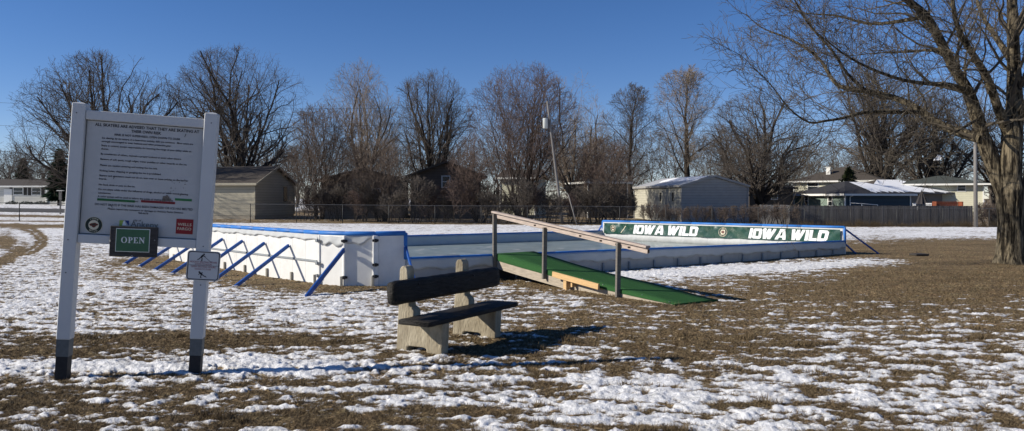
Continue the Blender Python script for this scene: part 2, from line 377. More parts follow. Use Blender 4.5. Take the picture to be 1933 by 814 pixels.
def snow_field(x, y):
    yy = np.maximum(y, 2.5); u = CX + FPX * x / yy; v = HY + 2320 / yy
    D = np.full_like(x, .01)
    def blob(cu, cv, su, sv, a):
        return a * np.exp(-np.clip(((u - cu) / su) ** 2 + ((v - cv) / sv) ** 2, 0, 40))
    D += .19 * sstep(900, 600, u) * sstep(425, 445, v) * sstep(650, 600, v)
    D += blob(430, 645, 330, 15, -.75) + blob(60, 668, 90, 10, -.55) + blob(200, 640, 130, 12, -.2)
    D += blob(150, 697, 330, 13, .75) + blob(550, 690, 190, 20, .75)
    D += blob(760, 640, 90, 25, .35) + blob(330, 580, 200, 25, .1)
    D += blob(1350, 600, 430, 40, -.34) + blob(1780, 555, 330, 50, -.36) + blob(1850, 510, 230, 30, -1.1) + blob(1500, 545, 380, 15, -.28)
    D += blob(1780, 472, 190, 14, -1.3) + blob(1960, 470, 190, 16, -1.2)
    D += blob(1150, 745, 300, 40, .42) + blob(1035, 735, 45, 18, -.8) + blob(620, 795, 210, 22, -.5) + blob(330, 780, 160, 18, -.35) + blob(1300, 650, 330, 22, -.25)
    D += blob(80, 790, 120, 15, .2) + blob(1730, 790, 230, 30, -.15) + blob(60, 740, 120, 15, -.3) + blob(1640, 730, 120, 25, -.1) + blob(900, 575, 60, 14, .2)
    D += .42 * sstep(458, 440, v) * (1 - sstep(1560, 1640, u) * sstep(452, 458, v))
    D += blob(300, 505, 170, 10, -.25) + blob(230, 525, 100, 8, -.1)
    # vehicle tracks at the left
    wob = .16 * fbm(x, y, .8, 3, 71)
    ring = ((u - 22) / 58) ** 2 + ((v - 455) / 25) ** 2 + wob
    D -= (1.0 * np.exp(-((ring - .74) / .13) ** 2) + 1.2 * np.exp(-((ring - 1.22) / .17) ** 2) + .3 * np.exp(-((ring - 1) / .3) ** 2)) * sstep(12, 55, u)
    D -= 1.1 * np.exp(-((v - (496 - .55 * u)) / 9) ** 2) * sstep(62, 30, u)
    D -= blob(10, 455, 22, 16, 1.0)
    D -= 1.3 * np.exp(-((v - 428 - .01 * u) / 2.6) ** 2) * sstep(230, 130, u)
    D -= 1.2 * np.exp(-((v - 414) / 1.2) ** 2) * sstep(330, 130, u)
    # bare strips along the boards, snow band in front of the right half, bare ground under the ramp and tree
    near = (x > -12) & (x < 12) & (y > 10) & (y < 32)
    wall = segdist(x, y, L0, P0); D = np.where(near, D - 1.3 * np.exp(-(wall / .95) ** 2), D)
    w2 = segdist(x, y, P0, P2); D = np.where(near, D - .9 * np.exp(-(w2 / .6) ** 2), D)
    w3 = segdist(x, y, P3, FR); D = np.where(near, D - .5 * np.exp(-(w3 / .25) ** 2), D)
    bA, bB = gpt(1180, 522), gpt(1690, 492)
    D += .95 * np.exp(-(segdist(x, y, bA, bB) / .85) ** 2)
    D -= 1.0 * np.exp(-(np.hypot(x - 12.2, y - 18.9) / 2.2) ** 2)
    D -= .5 * np.exp(-(segdist(x, y, (-.3, 15.1), (2.4, 11.4)) / .35) ** 2)
    # fence line, yards
    D -= 1.6 * np.exp(-((y - 50.3) / .7) ** 2)
    D -= .75 * sstep(50, 52, y) * sstep(-28, -20, x)
    n = .22 * fbm(x, y, 1.7, 3, 3, .55) + .54 * fbm(x * .55, y, .21, 4, 21, .78) + .14 * fbm(x, y, 6, 2, 41) + .36 * fbm(x * .6, y, .08, 2, 27, .7) * sstep(24, 13, y)
    # wind and foot streaks running across the lawn
    n += .42 * gnoise(x * .9 + .3 * gnoise(x, y, 91), y * 5.5 + 1.2 * x * .35, 77) * sstep(30, 8, y)
    return D + n

def make_ground():
    ui = np.linspace(-.715, .715, 1000)
    u = np.concatenate([[-14, -6, -3, -2, -1.4, -1.05, -.9, -.8, -.75], ui, [.75, .8, .9, 1.05, 1.4, 2, 3, 6, 14]])
    y1 = np.exp(np.arange(math.log(4.2), math.log(120), .0034))
    ys = np.concatenate([[-300, -80, -20, -5, 0, 1.5, 2.6, 3.2, 3.7, 4.0], y1, [140, 170, 220, 300, 450, 800, 1600, 3500]])
    U, Y = np.meshgrid(u, ys); X = U * np.maximum(Y, 4.2)
    s = snow_field(X, Y); Z = gz(X, Y)
    rp = np.random.RandomState(17)
    for (ax, ay, bx_, by_, cnt) in ((-3.6, 5.6, 3.5, 9.5, 16), (2.0, 5.0, -1.0, 9.0, 12), (-1.5, 6.0, -6.5, 11.5, 14), (.8, 7.2, 3.0, 11.0, 10), (-4.5, 9.5, -2.0, 12.5, 8), (3.5, 5.2, 6.5, 9.0, 10)):
        hd_ = math.atan2(by_ - ay, bx_ - ax)
        for i_ in range(cnt):
            f_ = i_ / cnt; sd = .11 * (1 if i_ % 2 else -1); qx = ax + (bx_ - ax) * f_ - sd * math.sin(hd_) + rp.normal(0, .05); qy = ay + (by_ - ay) * f_ + sd * math.cos(hd_) + rp.normal(0, .05)
            msk = (np.abs(X - qx) < .3) & (np.abs(Y - qy) < .3); a_ = hd_ + rp.normal(0, .15)
            lx = (X[msk] - qx) * math.cos(a_) + (Y[msk] - qy) * math.sin(a_); ly = -(X[msk] - qx) * math.sin(a_) + (Y[msk] - qy) * math.cos(a_)
            e_ = (lx / .15) ** 2 + (ly / .055) ** 2; s[msk] -= .55 * np.exp(-e_ ** 2); Z[msk] += .008 * np.exp(-((e_ - 1.6) / .5) ** 2) - .006 * np.exp(-e_)
    fade = sstep(45, 20, Y) * .8 + .2
    rough = fbm(X, Y, .11, 3, 5, .6)
    lump = fbm(X * .8, Y, .13, 3, 55, .65)
    k = sstep(-.05, .40, s)
    ridge = np.exp(-np.clip(((HY + 2320 / np.maximum(Y, 2.5) - 694) / 17) ** 2, 0, 40)) * sstep(9, 5, Y) * sstep(1.5, -1, X)
    Z = Z + fade * (k * (.006 + .016 * np.clip(s, 0, 1) + .035 * ridge) + k * lump * (.0065 + .018 * ridge) + k * rough * .009 + (1 - k) * rough * .012)
    Z = Z + .02 * fbm(X, Y, 2.5, 2, 9)
    Z = np.where(Y < 3.5, 0, Z); s = np.where(Y < 3.5, .1, s)
    ny, nx = X.shape
    co = np.stack([X, Y, Z], -1).reshape(-1, 3).astype(np.float32)
    a = (np.arange(ny - 1)[:, None] * nx + np.arange(nx - 1)[None, :]).ravel()
    q = np.stack([a, a + 1, a + nx + 1, a + nx], 1).astype(np.int32)
    me = bpy.data.meshes.new('ground'); me.vertices.add(len(co)); me.vertices.foreach_set('co', co.ravel())
    me.loops.add(q.size); me.loops.foreach_set('vertex_index', q.ravel())
    me.polygons.add(len(q)); me.polygons.foreach_set('loop_start', (np.arange(len(q)) * 4).astype(np.int32))
    me.update(calc_edges=True); me.polygons.foreach_set('use_smooth', np.ones(len(q), bool))
    at = me.attributes.new('snow', 'FLOAT', 'POINT'); at.data.foreach_set('value', s.ravel().astype(np.float32))
    me.materials.append(M['ground'])
    o = bpy.data.objects.new('ground', me); COL.objects.link(o); o['kind'] = 'structure'
make_ground(); tick('ground')

def make_grass():
    rs = np.random.RandomState(4)
    n = 620000
    y = np.exp(rs.uniform(math.log(4.9), math.log(17), n)); y = np.where(rs.rand(n) < .45, np.exp(rs.uniform(math.log(4.9), math.log(9), n)), y)
    x = rs.uniform(-.70, .70, n) * y
    s = snow_field(x, y)
    clump = fbm(x, y, .25, 3, 61)
    keep = (s < .04 + .05 * rs.rand(n)) & (clump > -.35 - .5 * rs.rand(n))
    tuft = (fbm(x, y, .45, 2, 63) > .62) & (s < .12)
    keep |= tuft & (rs.rand(n) < .8)
    inside = (x + 1.97) * (22.1 - 14.2) - (y - 14.2) * (9.57 + 1.97)   # keep clear of the rink
    keep &= ~((inside < 0) & (y > 14.0)) | (x < -9.5)
    x, y, tuft = x[keep], y[keep], tuft[keep]; n = len(x)
    z = gz(x, y) + .02 * fbm(x, y, 2.5, 2, 9)
    L_ = rs.uniform(.02, .055, n) * np.where(tuft, 1.7, 1); el = np.where(tuft, rs.uniform(.5, 1.3, n), rs.uniform(.1, .75, n)); az = rs.uniform(0, 2 * PI, n)
    w = rs.uniform(.0016, .0032, n) * np.clip(y / 6, .9, 2.0)
    dx, dy, dz = np.cos(el) * np.cos(az), np.cos(el) * np.sin(az), np.sin(el)
    px_, py_ = -np.sin(az) * w, np.cos(az) * w
    A = np.stack([x - px_, y - py_, z - .004], 1); B = np.stack([x + px_, y + py_, z - .004], 1)
    T = np.stack([x + dx * L_, y + dy * L_, z + dz * L_], 1)
    co = np.stack([A, B, T], 1).reshape(-1, 3).astype(np.float32)
    me = bpy.data.meshes.new('dry_grass'); me.vertices.add(len(co)); me.vertices.foreach_set('co', co.ravel())
    me.loops.add(n * 3); me.loops.foreach_set('vertex_index', np.arange(n * 3, dtype=np.int32))
    me.polygons.add(n); me.polygons.foreach_set('loop_start', (np.arange(n) * 3).astype(np.int32))
    me.update(calc_edges=True); me.materials.append(M['blade'])
    o = bpy.data.objects.new('dry_grass', me); COL.objects.link(o)
    tag(o, 'short dry brown winter grass showing between the snow patches', 'grass', kind='stuff')
make_grass(); tick('grass')

# street on the left, beyond the field
mb = MB(); xs = np.linspace(-140, -22, 60)
vs = []; fs = []
for i, x in enumerate(xs):
    for j, y in enumerate((66, 69.5, 73)):
        vs.append((x, y + .04 * (x + 60), g1(x, y + .04 * (x + 60)) + .05))
for i in range(len(xs) - 1):
    for j in range(2): a = i * 3 + j; fs.append((a, a + 3, a + 4, a + 1))
mb.smooth = True; mb.add(vs, fs); tag(mb.build('street', M['asphalt']), kind='structure')

# ------------------------------------------------------------------ text
def text_geo(body, size, off=0.0, shear=0.0, align='CENTER', width=None, space=1.0):
    cu = bpy.data.curves.new('t', 'FONT'); cu.body = body; cu.size = size; cu.align_x = align
    cu.offset = off; cu.shear = shear; cu.resolution_u = 2; cu.space_character = space; cu.align_y = 'CENTER'
    o = bpy.data.objects.new('t', cu); COL.objects.link(o)
    dg = bpy.context.evaluated_depsgraph_get(); dg.update()
    me = bpy.data.meshes.new_from_object(o.evaluated_get(dg))
    vs = [(v.co.x, v.co.y) for v in me.vertices]; fs = [tuple(p.vertices) for p in me.polygons]
    bpy.data.objects.remove(o); bpy.data.curves.remove(cu); bpy.data.meshes.remove(me)
    if width and vs:
        x0 = min(v[0] for v in vs); x1 = max(v[0] for v in vs); k = width / (x1 - x0)
        ref = x0 if align == 'LEFT' else (x0 + x1) / 2
        vs = [((v[0] - ref) * k + (ref if align == 'LEFT' else 0), v[1]) for v in vs]
    return vs, fs
def put_text(mb, body, x, z, size, y, f=None, **kw):
    vs, fs = text_geo(body, size, **kw)
    if f is None: f = lambda a, b: (a, y, b)
    mb.add([f(x + a, z + b) for a, b in vs], fs)
def disc(mb, cx, cz, r, y, n=28, rx=None, f=None, a0=0, a1=2 * PI):
    rx = rx or r
    if f is None: f = lambda a, b: (a, y, b)
    mb.add([f(cx + rx * math.cos(a0 + (a1 - a0) * k / n), cz + r * math.sin(a0 + (a1 - a0) * k / n)) for k in range(n)], [tuple(range(n))])
def poly(mb, pts, y, f=None):
    if f is None: f = lambda a, b: (a, y, b)
    mb.add([f(a, b) for a, b in pts], [tuple(range(len(pts)))])
def arc_text(mb, body, cx, cz, r, mid, size, y, f=None, inv=False, step=.42):
    n = len(body)
    for i, ch in enumerate(body):
        a = mid + (-(i - (n - 1) / 2) * step if not inv else (i - (n - 1) / 2) * step)
        vs, fs = text_geo(ch, size, off=.02 * size)
        rot = a - PI / 2 if not inv else a + PI / 2
        c, s_ = math.cos(rot), math.sin(rot)
        ff = f or (lambda p, q: (p, y, q))
        mb.add([ff(cx + r * math.cos(a) + c * p - s_ * q, cz + r * math.sin(a) + s_ * p + c * q) for p, q in vs], fs)
def serif_word(mb, word, x, z, h, y, gap=.16):
    # block serif capitals made from strokes: each letter is a list of polygons in a 0..1 square
    t = .2; s = .07
    G = {
        'O': (.95, 'ring'), 'P': (.72, [[(.12, 0), (.12 + t, 0), (.12 + t, 1), (.12, 1)], [(.0, 0), (.44, 0), (.44, s), (0, s)], [(0, 1 - s), (.5, 1 - s), (.5, 1), (0, 1)],
              [(.32, .92), (.5, 1), (.68, .9), (.72, .72), (.68, .54), (.5, .44), (.32, .46), (.32, .53), (.47, .52), (.53, .62), (.54, .72), (.53, .84), (.46, .93), (.32, .93)]]),
        'E': (.72, [[(.12, 0), (.12 + t, 0), (.12 + t, 1), (.12, 1)], [(0, 0), (.7, 0), (.72, .26), (.64, .26), (.56, s), (0, s)], [(0, 1), (0, 1 - s), (.54, 1 - s), (.6, .78), (.67, .78), (.66, 1)], [(.3, .48), (.55, .48), (.55, .55), (.3, .55)]]),
        'N': (.95, [[(.14, 0), (.22, 0), (.22, .95), (.14, .95)], [(.0, 0), (.36, 0), (.36, s), (0, s)], [(0, 1 - s), (0, 1), (.3, 1), (.86, .22), (.86, 0), (.78, 0), (.14, .92)],
              [(.76, .1), (.84, .1), (.84, 1), (.76, 1)], [(.62, 1 - s), (.98, 1 - s), (.98, 1), (.62, 1)]])}
    tot = sum(G[c][0] for c in word) + gap * (len(word) - 1); cx = x - tot * h / 2
    for c in word:
        w, ps = G[c]
        if ps == 'ring':
            n = 24; V = []
            for k in range(n):
                a = 2 * PI * k / n
                V.append((cx + h * (.47 + .47 * math.cos(a)), y, z + h * (.5 + .52 * math.sin(a)))); V.append((cx + h * (.47 + .27 * math.cos(a)), y, z + h * (.5 + .46 * math.sin(a))))
            mb.add(V, [(2 * k, (2 * k + 2) % (2 * n), (2 * k + 3) % (2 * n), 2 * k + 1) for k in range(n)])
        else:
            for p in ps: poly(mb, [(cx + a * h, z + b * h) for a, b in p], y)
        cx += (w + gap) * h

def emblem(y, cx, cz, r, parent, f=None, name='emblem'):
    """round team crest: dark ring with lettering, cream centre and a side-on animal head"""
    e = MB(); f0 = f or (lambda a, b, d=0: (a, y - d, b))
    fl = lambda d: (lambda a, b: f0(a, b, d))
    e.mi = 0; disc(e, cx, cz, r * 1.05, y, f=fl(0)); e.mi = 1; disc(e, cx, cz, r, y, f=fl(.001))
    e.mi = 0; disc(e, cx, cz, r * .62, y, f=fl(.002))
    head = [(-.52, .02), (-.40, .16), (-.2, .22), (.0, .28), (.18, .30), (.30, .22), (.48, .16), (.55, .06), (.42, -.06), (.3, -.1), (.22, -.24), (.05, -.34), (-.1, -.3), (-.25, -.14), (-.42, -.12)]
    e.mi = 2; poly(e, [(cx + a * r, cz + b * r) for a, b in head], y, f=fl(.003))
    e.mi = 1; poly(e, [(cx + a * r, cz + b * r) for a, b in [(-.3, .06), (-.05, .12), (.15, .1), (.3, .02), (.05, -.04), (-.2, -.03)]], y, f=fl(.004))
    e.mi = 0
    arc_text(e, 'IOWA', cx, cz, r * .80, PI / 2, r * .30, y, f=fl(.002), step=.36)
    arc_text(e, 'WILD', cx, cz, r * .80, -PI / 2, r * .30, y, f=fl(.002), inv=True, step=.32)
    return e.build(name, [M['cream'], M['darkring'], M['brownp']], parent)

# ------------------------------------------------------------------ rules sign
def make_sign():
    t = thing('notice_board', 'tall white rink rules board on two leaning white posts, nearest thing at the left', 'notice board', (-3.98, 6.80, 0), (0, R(3.6), R(10)))
    SP = 1.11
    for i, x in enumerate((0, SP)):
        b = MB(); z0 = .36 if i == 0 else .40
        top = 2.45
        b.bbox((x, 0, (z0 + top) / 2), (.112, .112, top - z0), .006)
        b.mi = 1; b.add([(x - .05, -.05, top), (x + .05, -.05, top), (x + .05, .05, top), (x - .05, .05, top), (x, 0, top + .012)], [(0, 1, 4), (1, 2, 4), (2, 3, 4), (3, 0, 4)])
        p = b.build('post', [M['vinyl'], M['vinyl']], t)
        for zz in (.95 - .06 * i, 1.24, 2.36):
            d = MB(); d.box((x - .012 + .02 * i, -.058, zz), (.008, .006, .008)); d.build('screw', M['latch'], p)
        s = MB(); s.box((x, 0, z0 - .075), (.104, .104, .15)); s.build('sleeve', M['sleeve'], p)
        s = MB(); s.box((x, 0, z0 - .15 - .16), (.098, .098, .32)); s.build('foot', M['sleeve2'], p)
    a, b_ = .058, SP - .058
    r = MB(); r.bbox(((a + b_) / 2, 0, 2.352), (b_ - a, .085, .082), .004); r.build('rail', M['vinyl'], t)
    r = MB(); r.bbox(((a + b_) / 2, 0, 1.255), (b_ - a, .085, .078), .004); r.build('rail', M['vinyl'], t)
    p = MB(); p.box(((a + b_) / 2, -.005, 1.8025), (b_ - a, .012, 1.014)); pan = p.build('panel', M['panel'], t)
    # dark bead where the panel meets the frame
    e = MB()
    for c, d in ((((a + b_) / 2, -.014, 2.306), (b_ - a, .004, .006)), (((a + b_) / 2, -.014, 1.299), (b_ - a, .004, .007)), ((a + .003, -.014, 1.8025), (.006, .004, 1.0)), ((b_ - .003, -.014, 1.8025), (.006, .004, 1.0))):
        e.box(c, d)
    e.build('edge_seal', M['sleeve'], pan)
    Y = -.0135; X0 = a; W = b_ - a
    # lettering; positions are fractions of the panel width and height
    px = lambda q: X0 + W * q
    pz = lambda q: 2.31 - 1.014 * q
    k = MB()
    put_text(k, 'ALL SKATERS ARE ADVISED THAT THEY ARE SKATING AT', px(.515), pz(.037), .036, Y, off=.0009, width=W * .885)
    put_text(k, 'THEIR OWN RISK', px(.505), pz(.075), .036, Y, off=.0009, width=W * .255)
    put_text(k, 'RINK IS NOT SUPERVISED, OPEN DAWN TO DUSK', px(.52), pz(.115), .026, Y, off=.0006, width=W * .56)
    rows = [('Ice skating, by its nature, is a hazardous activity, falls are common.  Most users are', .135, .150, .775, 1),
            ('strongly encouraged to wear helmets and other protective gear.', .135, .180, .59, 1),
            ('Skate in control, accept responsibility for knowing the range of your ability while on', .135, .217, .765, 0),
            ('skates.', .135, .246, .065, 0),
            ('Be considerate of others, maintain a proper lookout to avoid other skaters.', .135, .291, .685, 0),
            ('Beware of soft spots, rough edges, water puddles or other hazards on the ice.', .135, .337, .735, 0),
            ('Please use caution entering and exiting the ice rink.', .135, .390, .485, 0),
            ('Kicking holes, chipping or gouging the ice is prohibited.', .135, .438, .52, 0),
            ('Skaters and spectators must not sit on, lean over or leave articles on the barrier', .135, .481, .755, 0),
            ('boards.', .135, .510, .065, 0),
            ('No food, drink or pets on the ice.', .135, .561, .305, 0),
            ('Do not skate while under the influence of drugs, alcohol or other mood altering', .135, .602, .76, 0),
            ('substances.', .135, .634, .11, 0),
            ('A color system will be used to inform the public of skating conditions.', .135, .665, .64, 0)]
    for s_, fx, fz, w, it in rows:
        vs, fs = text_geo(s_, .022, off=.0005, align='LEFT', shear=.25 * it, width=W * w)
        k.add([(px(fx) + p_, Y, pz(fz) + q_) for p_, q_ in vs], fs)
    put_text(k, 'and', px(.46), pz(.690), .022, Y, off=.0004)
    put_text(k, 'DO NOT SKATE IF THE RINK HAS BEEN DAMAGED OR ICE HAS MELTED', px(.53), pz(.735), .028, Y, off=.0004, width=W * .83)
    put_text(k, 'Please report any concerns or damage to Ankeny Parks Division', px(.545), pz(.769), .022, Y, off=.0005, width=W * .64)
    put_text(k, '965-6678', px(.525), pz(.793), .022, Y, off=.0005)
    put_text(k, 'city of', px(.475), pz(.858), .026, Y, shear=.3, off=.0002)
    k.build('lettering', M['ink'], pan)
    # serif town name
    g = MB(); vs, fs = text_geo('Ankeny', .072, off=.0006, align='LEFT', width=W * .235)
    g.add([(px(.425) + p_, Y, pz(.893) + q_) for p_, q_ in vs], fs)
    g.build('town_name', M['sleeve'], pan)
    g = MB(); g.box((px(.29), Y, pz(.692)), (W * .315, .003, .021)); g.build('green_bar', M['greenp'], pan); g = MB(); g.box((px(.86), Y, pz(.652)), (W * .145, .003, .021)); g.build('green_bar', M['greenp'], pan)
    g = MB(); g.box((px(.645), Y, pz(.686)), (W * .29, .003, .021)); g.build('red_bar', M['redp'], pan)
    g = MB(); put_text(g, 'Conditions are suitable for skating', px(.29), pz(.692), .018, Y - .002, width=W * .31); g.build('bar_lettering', M['ink'], pan); g = MB(); put_text(g, 'Conditions are unsafe', px(.645), pz(.686), .018, Y - .002, width=W * .27); g.build('bar_lettering', M['ink'], pan)
    emblem(Y, px(.118), pz(.918), .070, pan)
    # town logo: lime and navy tile with a pale arch, dark red curve
    g = MB(); x0, z0 = px(.33), pz(.925); w, h = .080, .062
    poly(g, [(x0, z0), (x0 + w * .45, z0), (x0 + w * .45, z0 + h), (x0, z0 + h)], Y); g.mi = 1
    poly(g, [(x0 + w * .55, z0 + h), (x0 + w, z0 + h), (x0 + w, z0 + h * .25)], Y); g.mi = 2
    poly(g, [(x0 + w * .42, z0 + h * .9), (x0 + w * .55, z0 + h * .9), (x0 + w * .8, z0 + h * .25), (x0 + w * .3, z0 + h * .25)], Y - .001); g.mi = 3
    poly(g, [(x0, z0 - .005), (x0 + w, z0 - .005), (x0 + w, z0 + .008), (x0 + w * .5, z0 + .016), (x0, z0 + .008)], Y - .001)
    g.build('town_logo', [M['lime'], M['navy'], M['whitep'], M['brownp']], pan)
    # bank square
    g = MB(); cx, cz = px(.885), pz(.89); g.mi = 0; g.box((cx, Y, cz), (.145, .003, .135)); g.mi = 1
    put_text(g, 'WELLS', cx, cz + .017, .036, Y - .002, off=.0003, width=.118); put_text(g, 'FARGO', cx, cz - .022, .036, Y - .002, off=.0003, width=.118)
    g.build('bank_logo', [M['redp'], M['cream']], pan)
    # weather stains and pen scratches on the panel
    g = MB(); rr = random.Random(3)
    def splat(cx, cz, r):
        n = 13; poly(g, [(cx + r * rr.uniform(.6, 1.15) * math.cos(2 * PI * i / n), cz + r * rr.uniform(.5, 1.0) * math.sin(2 * PI * i / n)) for i in range(n)], Y - .0025)
    splat(px(.715), pz(.645), .034); splat(px(.69), pz(.665), .018); splat(px(.74), pz(.66), .018)
    for _ in range(22): splat(px(rr.uniform(.70, .93)), pz(rr.uniform(.46, .62)), rr.uniform(.002, .006))
    g.build('stain', M['stain'], pan)
    g = MB(); 
    for q, w_ in (((.84, .075), 0), ((.26, .49), 0), ((.255, .745), 1)):
        g.box((px(q[0]), Y - .001, pz(q[1])), (.004, .002, .03), rot=Matrix.Rotation(.3 - .9 * w_, 3, 'Y'))
    g.build('pen_mark', M['ink'], pan)
    # OPEN plate, a separate board hung on the lower rail
    Mw = t.matrix_basis if False else Matrix.Translation(t.location) @ t.rotation_euler.to_matrix().to_4x4()
    o = thing('open_sign', 'green OPEN plate on a dark weathered board hung on the rules board', 'sign')
    loc = Mw @ Vector((.532, -.062, 1.252)); o.location = loc; o.rotation_euler = (0, R(2.6), R(10))
    b = MB(); b.bbox((0, 0, 0), (.395, .03, .27), .004); bb = b.build('backing_board', M['openboard'], o)
    s = MB(); s.mi = 0; s.box((-.005, -.017, .012), (.282, .005, .206)); s.mi = 1; s.box((-.005, -.021, .012), (.272, .004, .196)); s.build('plate', [M['whitep'], M['opengreen']], o)
    s = MB(); serif_word(s, 'OPEN', -.002, -.012, .052, -.0238, gap=.14); s.build('lettering', M['whitep'], o)
    s = MB()
    for x, z in ((.178, .02), (-.19, .0), (-.005, -.125)): s.tube([(x, -.015, z), (x, -.022, z)], .0055, 8)
    s.build('bolt', M['bolt'], o)
    # skating hours plate on the right post
    o = thing('hours_sign', 'small square skating hours sign with two skater figures on the right post', 'sign')
    o.location = Mw @ Vector((SP + .022, -.062, 1.065)); o.rotation_euler = (0, R(4.2), R(10))
    def rrect(w, h, r, n=5):
        out = []
        for cx_, cz_, a0 in ((w / 2 - r, h / 2 - r, 0), (-w / 2 + r, h / 2 - r, PI / 2), (-w / 2 + r, -h / 2 + r, PI), (w / 2 - r, -h / 2 + r, 1.5 * PI)):
            for i in range(n + 1): a = a0 + PI / 2 * i / n; out.append((cx_ + r * math.cos(a), cz_ + r * math.sin(a)))
        return out
    b = MB(); b.prism(rrect(.285, .268, .028)[::-1], 0, .003, lambda p_, q_, t_: (p_, -t_, q_)); b.build('plate', M['vinyl'], o)
    f = MB(); n_ = None; ro = rrect(.272, .255, .025); ri = rrect(.256, .239, .018); n_ = len(ro)
    f.add([(p_, -.0042, q_) for p_, q_ in ro] + [(p_, -.0042, q_) for p_, q_ in ri], [(i, (i + 1) % n_, n_ + (i + 1) % n_, n_ + i) for i in range(n_)])
    f.box((0, -.0042, .003), (.25, .001, .003)); f.build('border', M['ink'], o)
    f = MB(); yy = -.0045
    def stroke(pts, w):
        for (x0_, z0_), (x1_, z1_) in zip(pts[:-1], pts[1:]):
            L_ = math.hypot(x1_ - x0_, z1_ - z0_) + 1e-6; nx_, nz_ = -(z1_ - z0_) / L_ * w / 2, (x1_ - x0_) / L_ * w / 2
            poly(f, [(x0_ + nx_, z0_ + nz_), (x1_ + nx_, z1_ + nz_), (x1_ - nx_, z1_ - nz_), (x0_ - nx_, z0_ - nz_)], yy)
    # hockey player: bent forward, stick reaching down to the right
    disc(f, -.001, .104, .008, yy, 12); stroke([(-.006, .096), (-.024, .078)], .017); stroke([(-.024, .08), (-.014, .064), (-.018, .045)], .008); stroke([(-.026, .078), (-.04, .06), (-.056, .054)], .008); stroke([(-.006, .094), (.012, .082)], .006); stroke([(-.004, .09), (.058, .040), (.07, .040)], .0035); stroke([(-.024, .044), (-.008, .044)], .003)
    f.build('skater_figure', M['latch'], o); f = MB()
    # free skater, mirrored, leg kicked back
    disc(f, -.03, -.058, .008, yy, 12); stroke([(-.026, -.064), (-.006, -.078)], .017); stroke([(-.006, -.078), (-.016, -.092), (-.014, -.108)], .008); stroke([(-.006, -.078), (.012, -.092), (.03, -.098)], .008); stroke([(-.022, -.066), (-.036, -.082)], .006); stroke([(-.016, -.066), (.0, -.06)], .006); stroke([(-.022, -.109), (-.004, -.109)], .003); stroke([(.026, -.092), (.034, -.106)], .003)
    f.build('skater_figure', M['latch'], o)
    f = MB()
    put_text(f, 'HOCKEY SKATING HOURS', 0, .033, .022, yy, off=.0002, width=.232); put_text(f, 'DAWN TO NOON', 0, .014, .020, yy, off=.0002, width=.14)
    put_text(f, 'OPEN SKATING HOURS', 0, -.010, .022, yy, off=.0002, width=.212); put_text(f, 'NOON TO DUSK', 0, -.032, .020, yy, off=.0002, width=.14)
    f.build('lettering', M['marker'], o)
make_sign()

# ------------------------------------------------------------------ bench
def make_bench():
    t = thing('park_bench', 'black plank park bench on two mossy concrete supports in patchy snow', 'bench', (-1.225, 8.11, 0), (0, 0, math.atan2(-.51, .86)))
    prof = [(0, -.03), (.145, -.03), (.145, .045), (.175, .06), (.365, .06), (.395, .045), (.395, -.03), (.585, -.03), (.605, .325), (.255, .325), (.232, .36), (.232, .43), (.205, .462), (.175, .475),
            (.160, .60), (.150, .80)]
    for i in range(7):
        a = PI * i / 6; prof.append((.0985 + .052 * math.cos(a), .835 + .06 * math.sin(a)))
    prof += [(.040, .6), (.02, .3)]
    prof = [(p[0], p[1]) for p in prof]
    for v in (0, 1.03):
        b = MB(); b.prism(prof, v, v + .125, lambda a, z, y: (a, y, z))
        o = b.build('support', M['concrete'], t)
        md = o.modifiers.new('bev', 'BEVEL'); md.width = .010; md.segments = 2; md.limit_method = 'ANGLE'; md.angle_limit = R(25)
    # back plank: thick board with rounded edges
    def plank(name, c, d, rot, seedc):
        sec = []; hx, hz_ = d[0] / 2, d[2] / 2; r = min(hx, hz_) * (.95 if name == 'backrest' else .4)
        for sx, sz, a0 in ((1, 1, 0), (-1, 1, PI / 2), (-1, -1, PI), (1, -1, 1.5 * PI)):
            for i in range(4): a = a0 + PI / 2 * i / 3; sec.append((sx * (hx - r) + r * math.cos(a), sz * (hz_ - r) + r * math.sin(a)))
        b = MB(); b.smooth = True; n = len(sec); m = 28; rr = random.Random(seedc); vs = []
        for j in range(m + 1):
            y = -d[1] / 2 + d[1] * j / m; e = 1 - .06 * (j in (0, m)); w = 1 + rr.uniform(-.02, .02)
            for (p, q) in sec:
                pt = rot @ Vector((p * e * w, 0, q * e * w)); vs.append((c[0] + pt.x, c[1] + y, c[2] + pt.z))
        fs = [(j * n + k, j * n + (k + 1) % n, (j + 1) * n + (k + 1) % n, (j + 1) * n + k) for j in range(m) for k in range(n)]
        fs += [tuple(range(n))[::-1], tuple(m * n + k for k in range(n))]
        b.add(vs, fs); return b.build(name, M['blackwood'], t)
    plank('backrest', (.216, .655, .645), (.105, 2.0, .245), Matrix.Rotation(R(-4), 3, 'Y'), 1)
    plank('seat', (.43, .625, .352), (.40, 1.76, .05), Matrix.Identity(3), 2)
    for v in (.05, 1.08):
        b = MB()
        for zz in (.58, .71): b.tube([(.262, v, zz), (.272, v, zz)], .011, 10)
        b.build('bolt', M['latch'], t)
        b = MB(); b.box((.42, v - .065, .310), (.10, .03, .03)); b.tube([(.44, v - .082, .31), (.44, v - .09, .31)], .008, 8); b.build('seat_bracket', M['latch'], t)
make_bench()

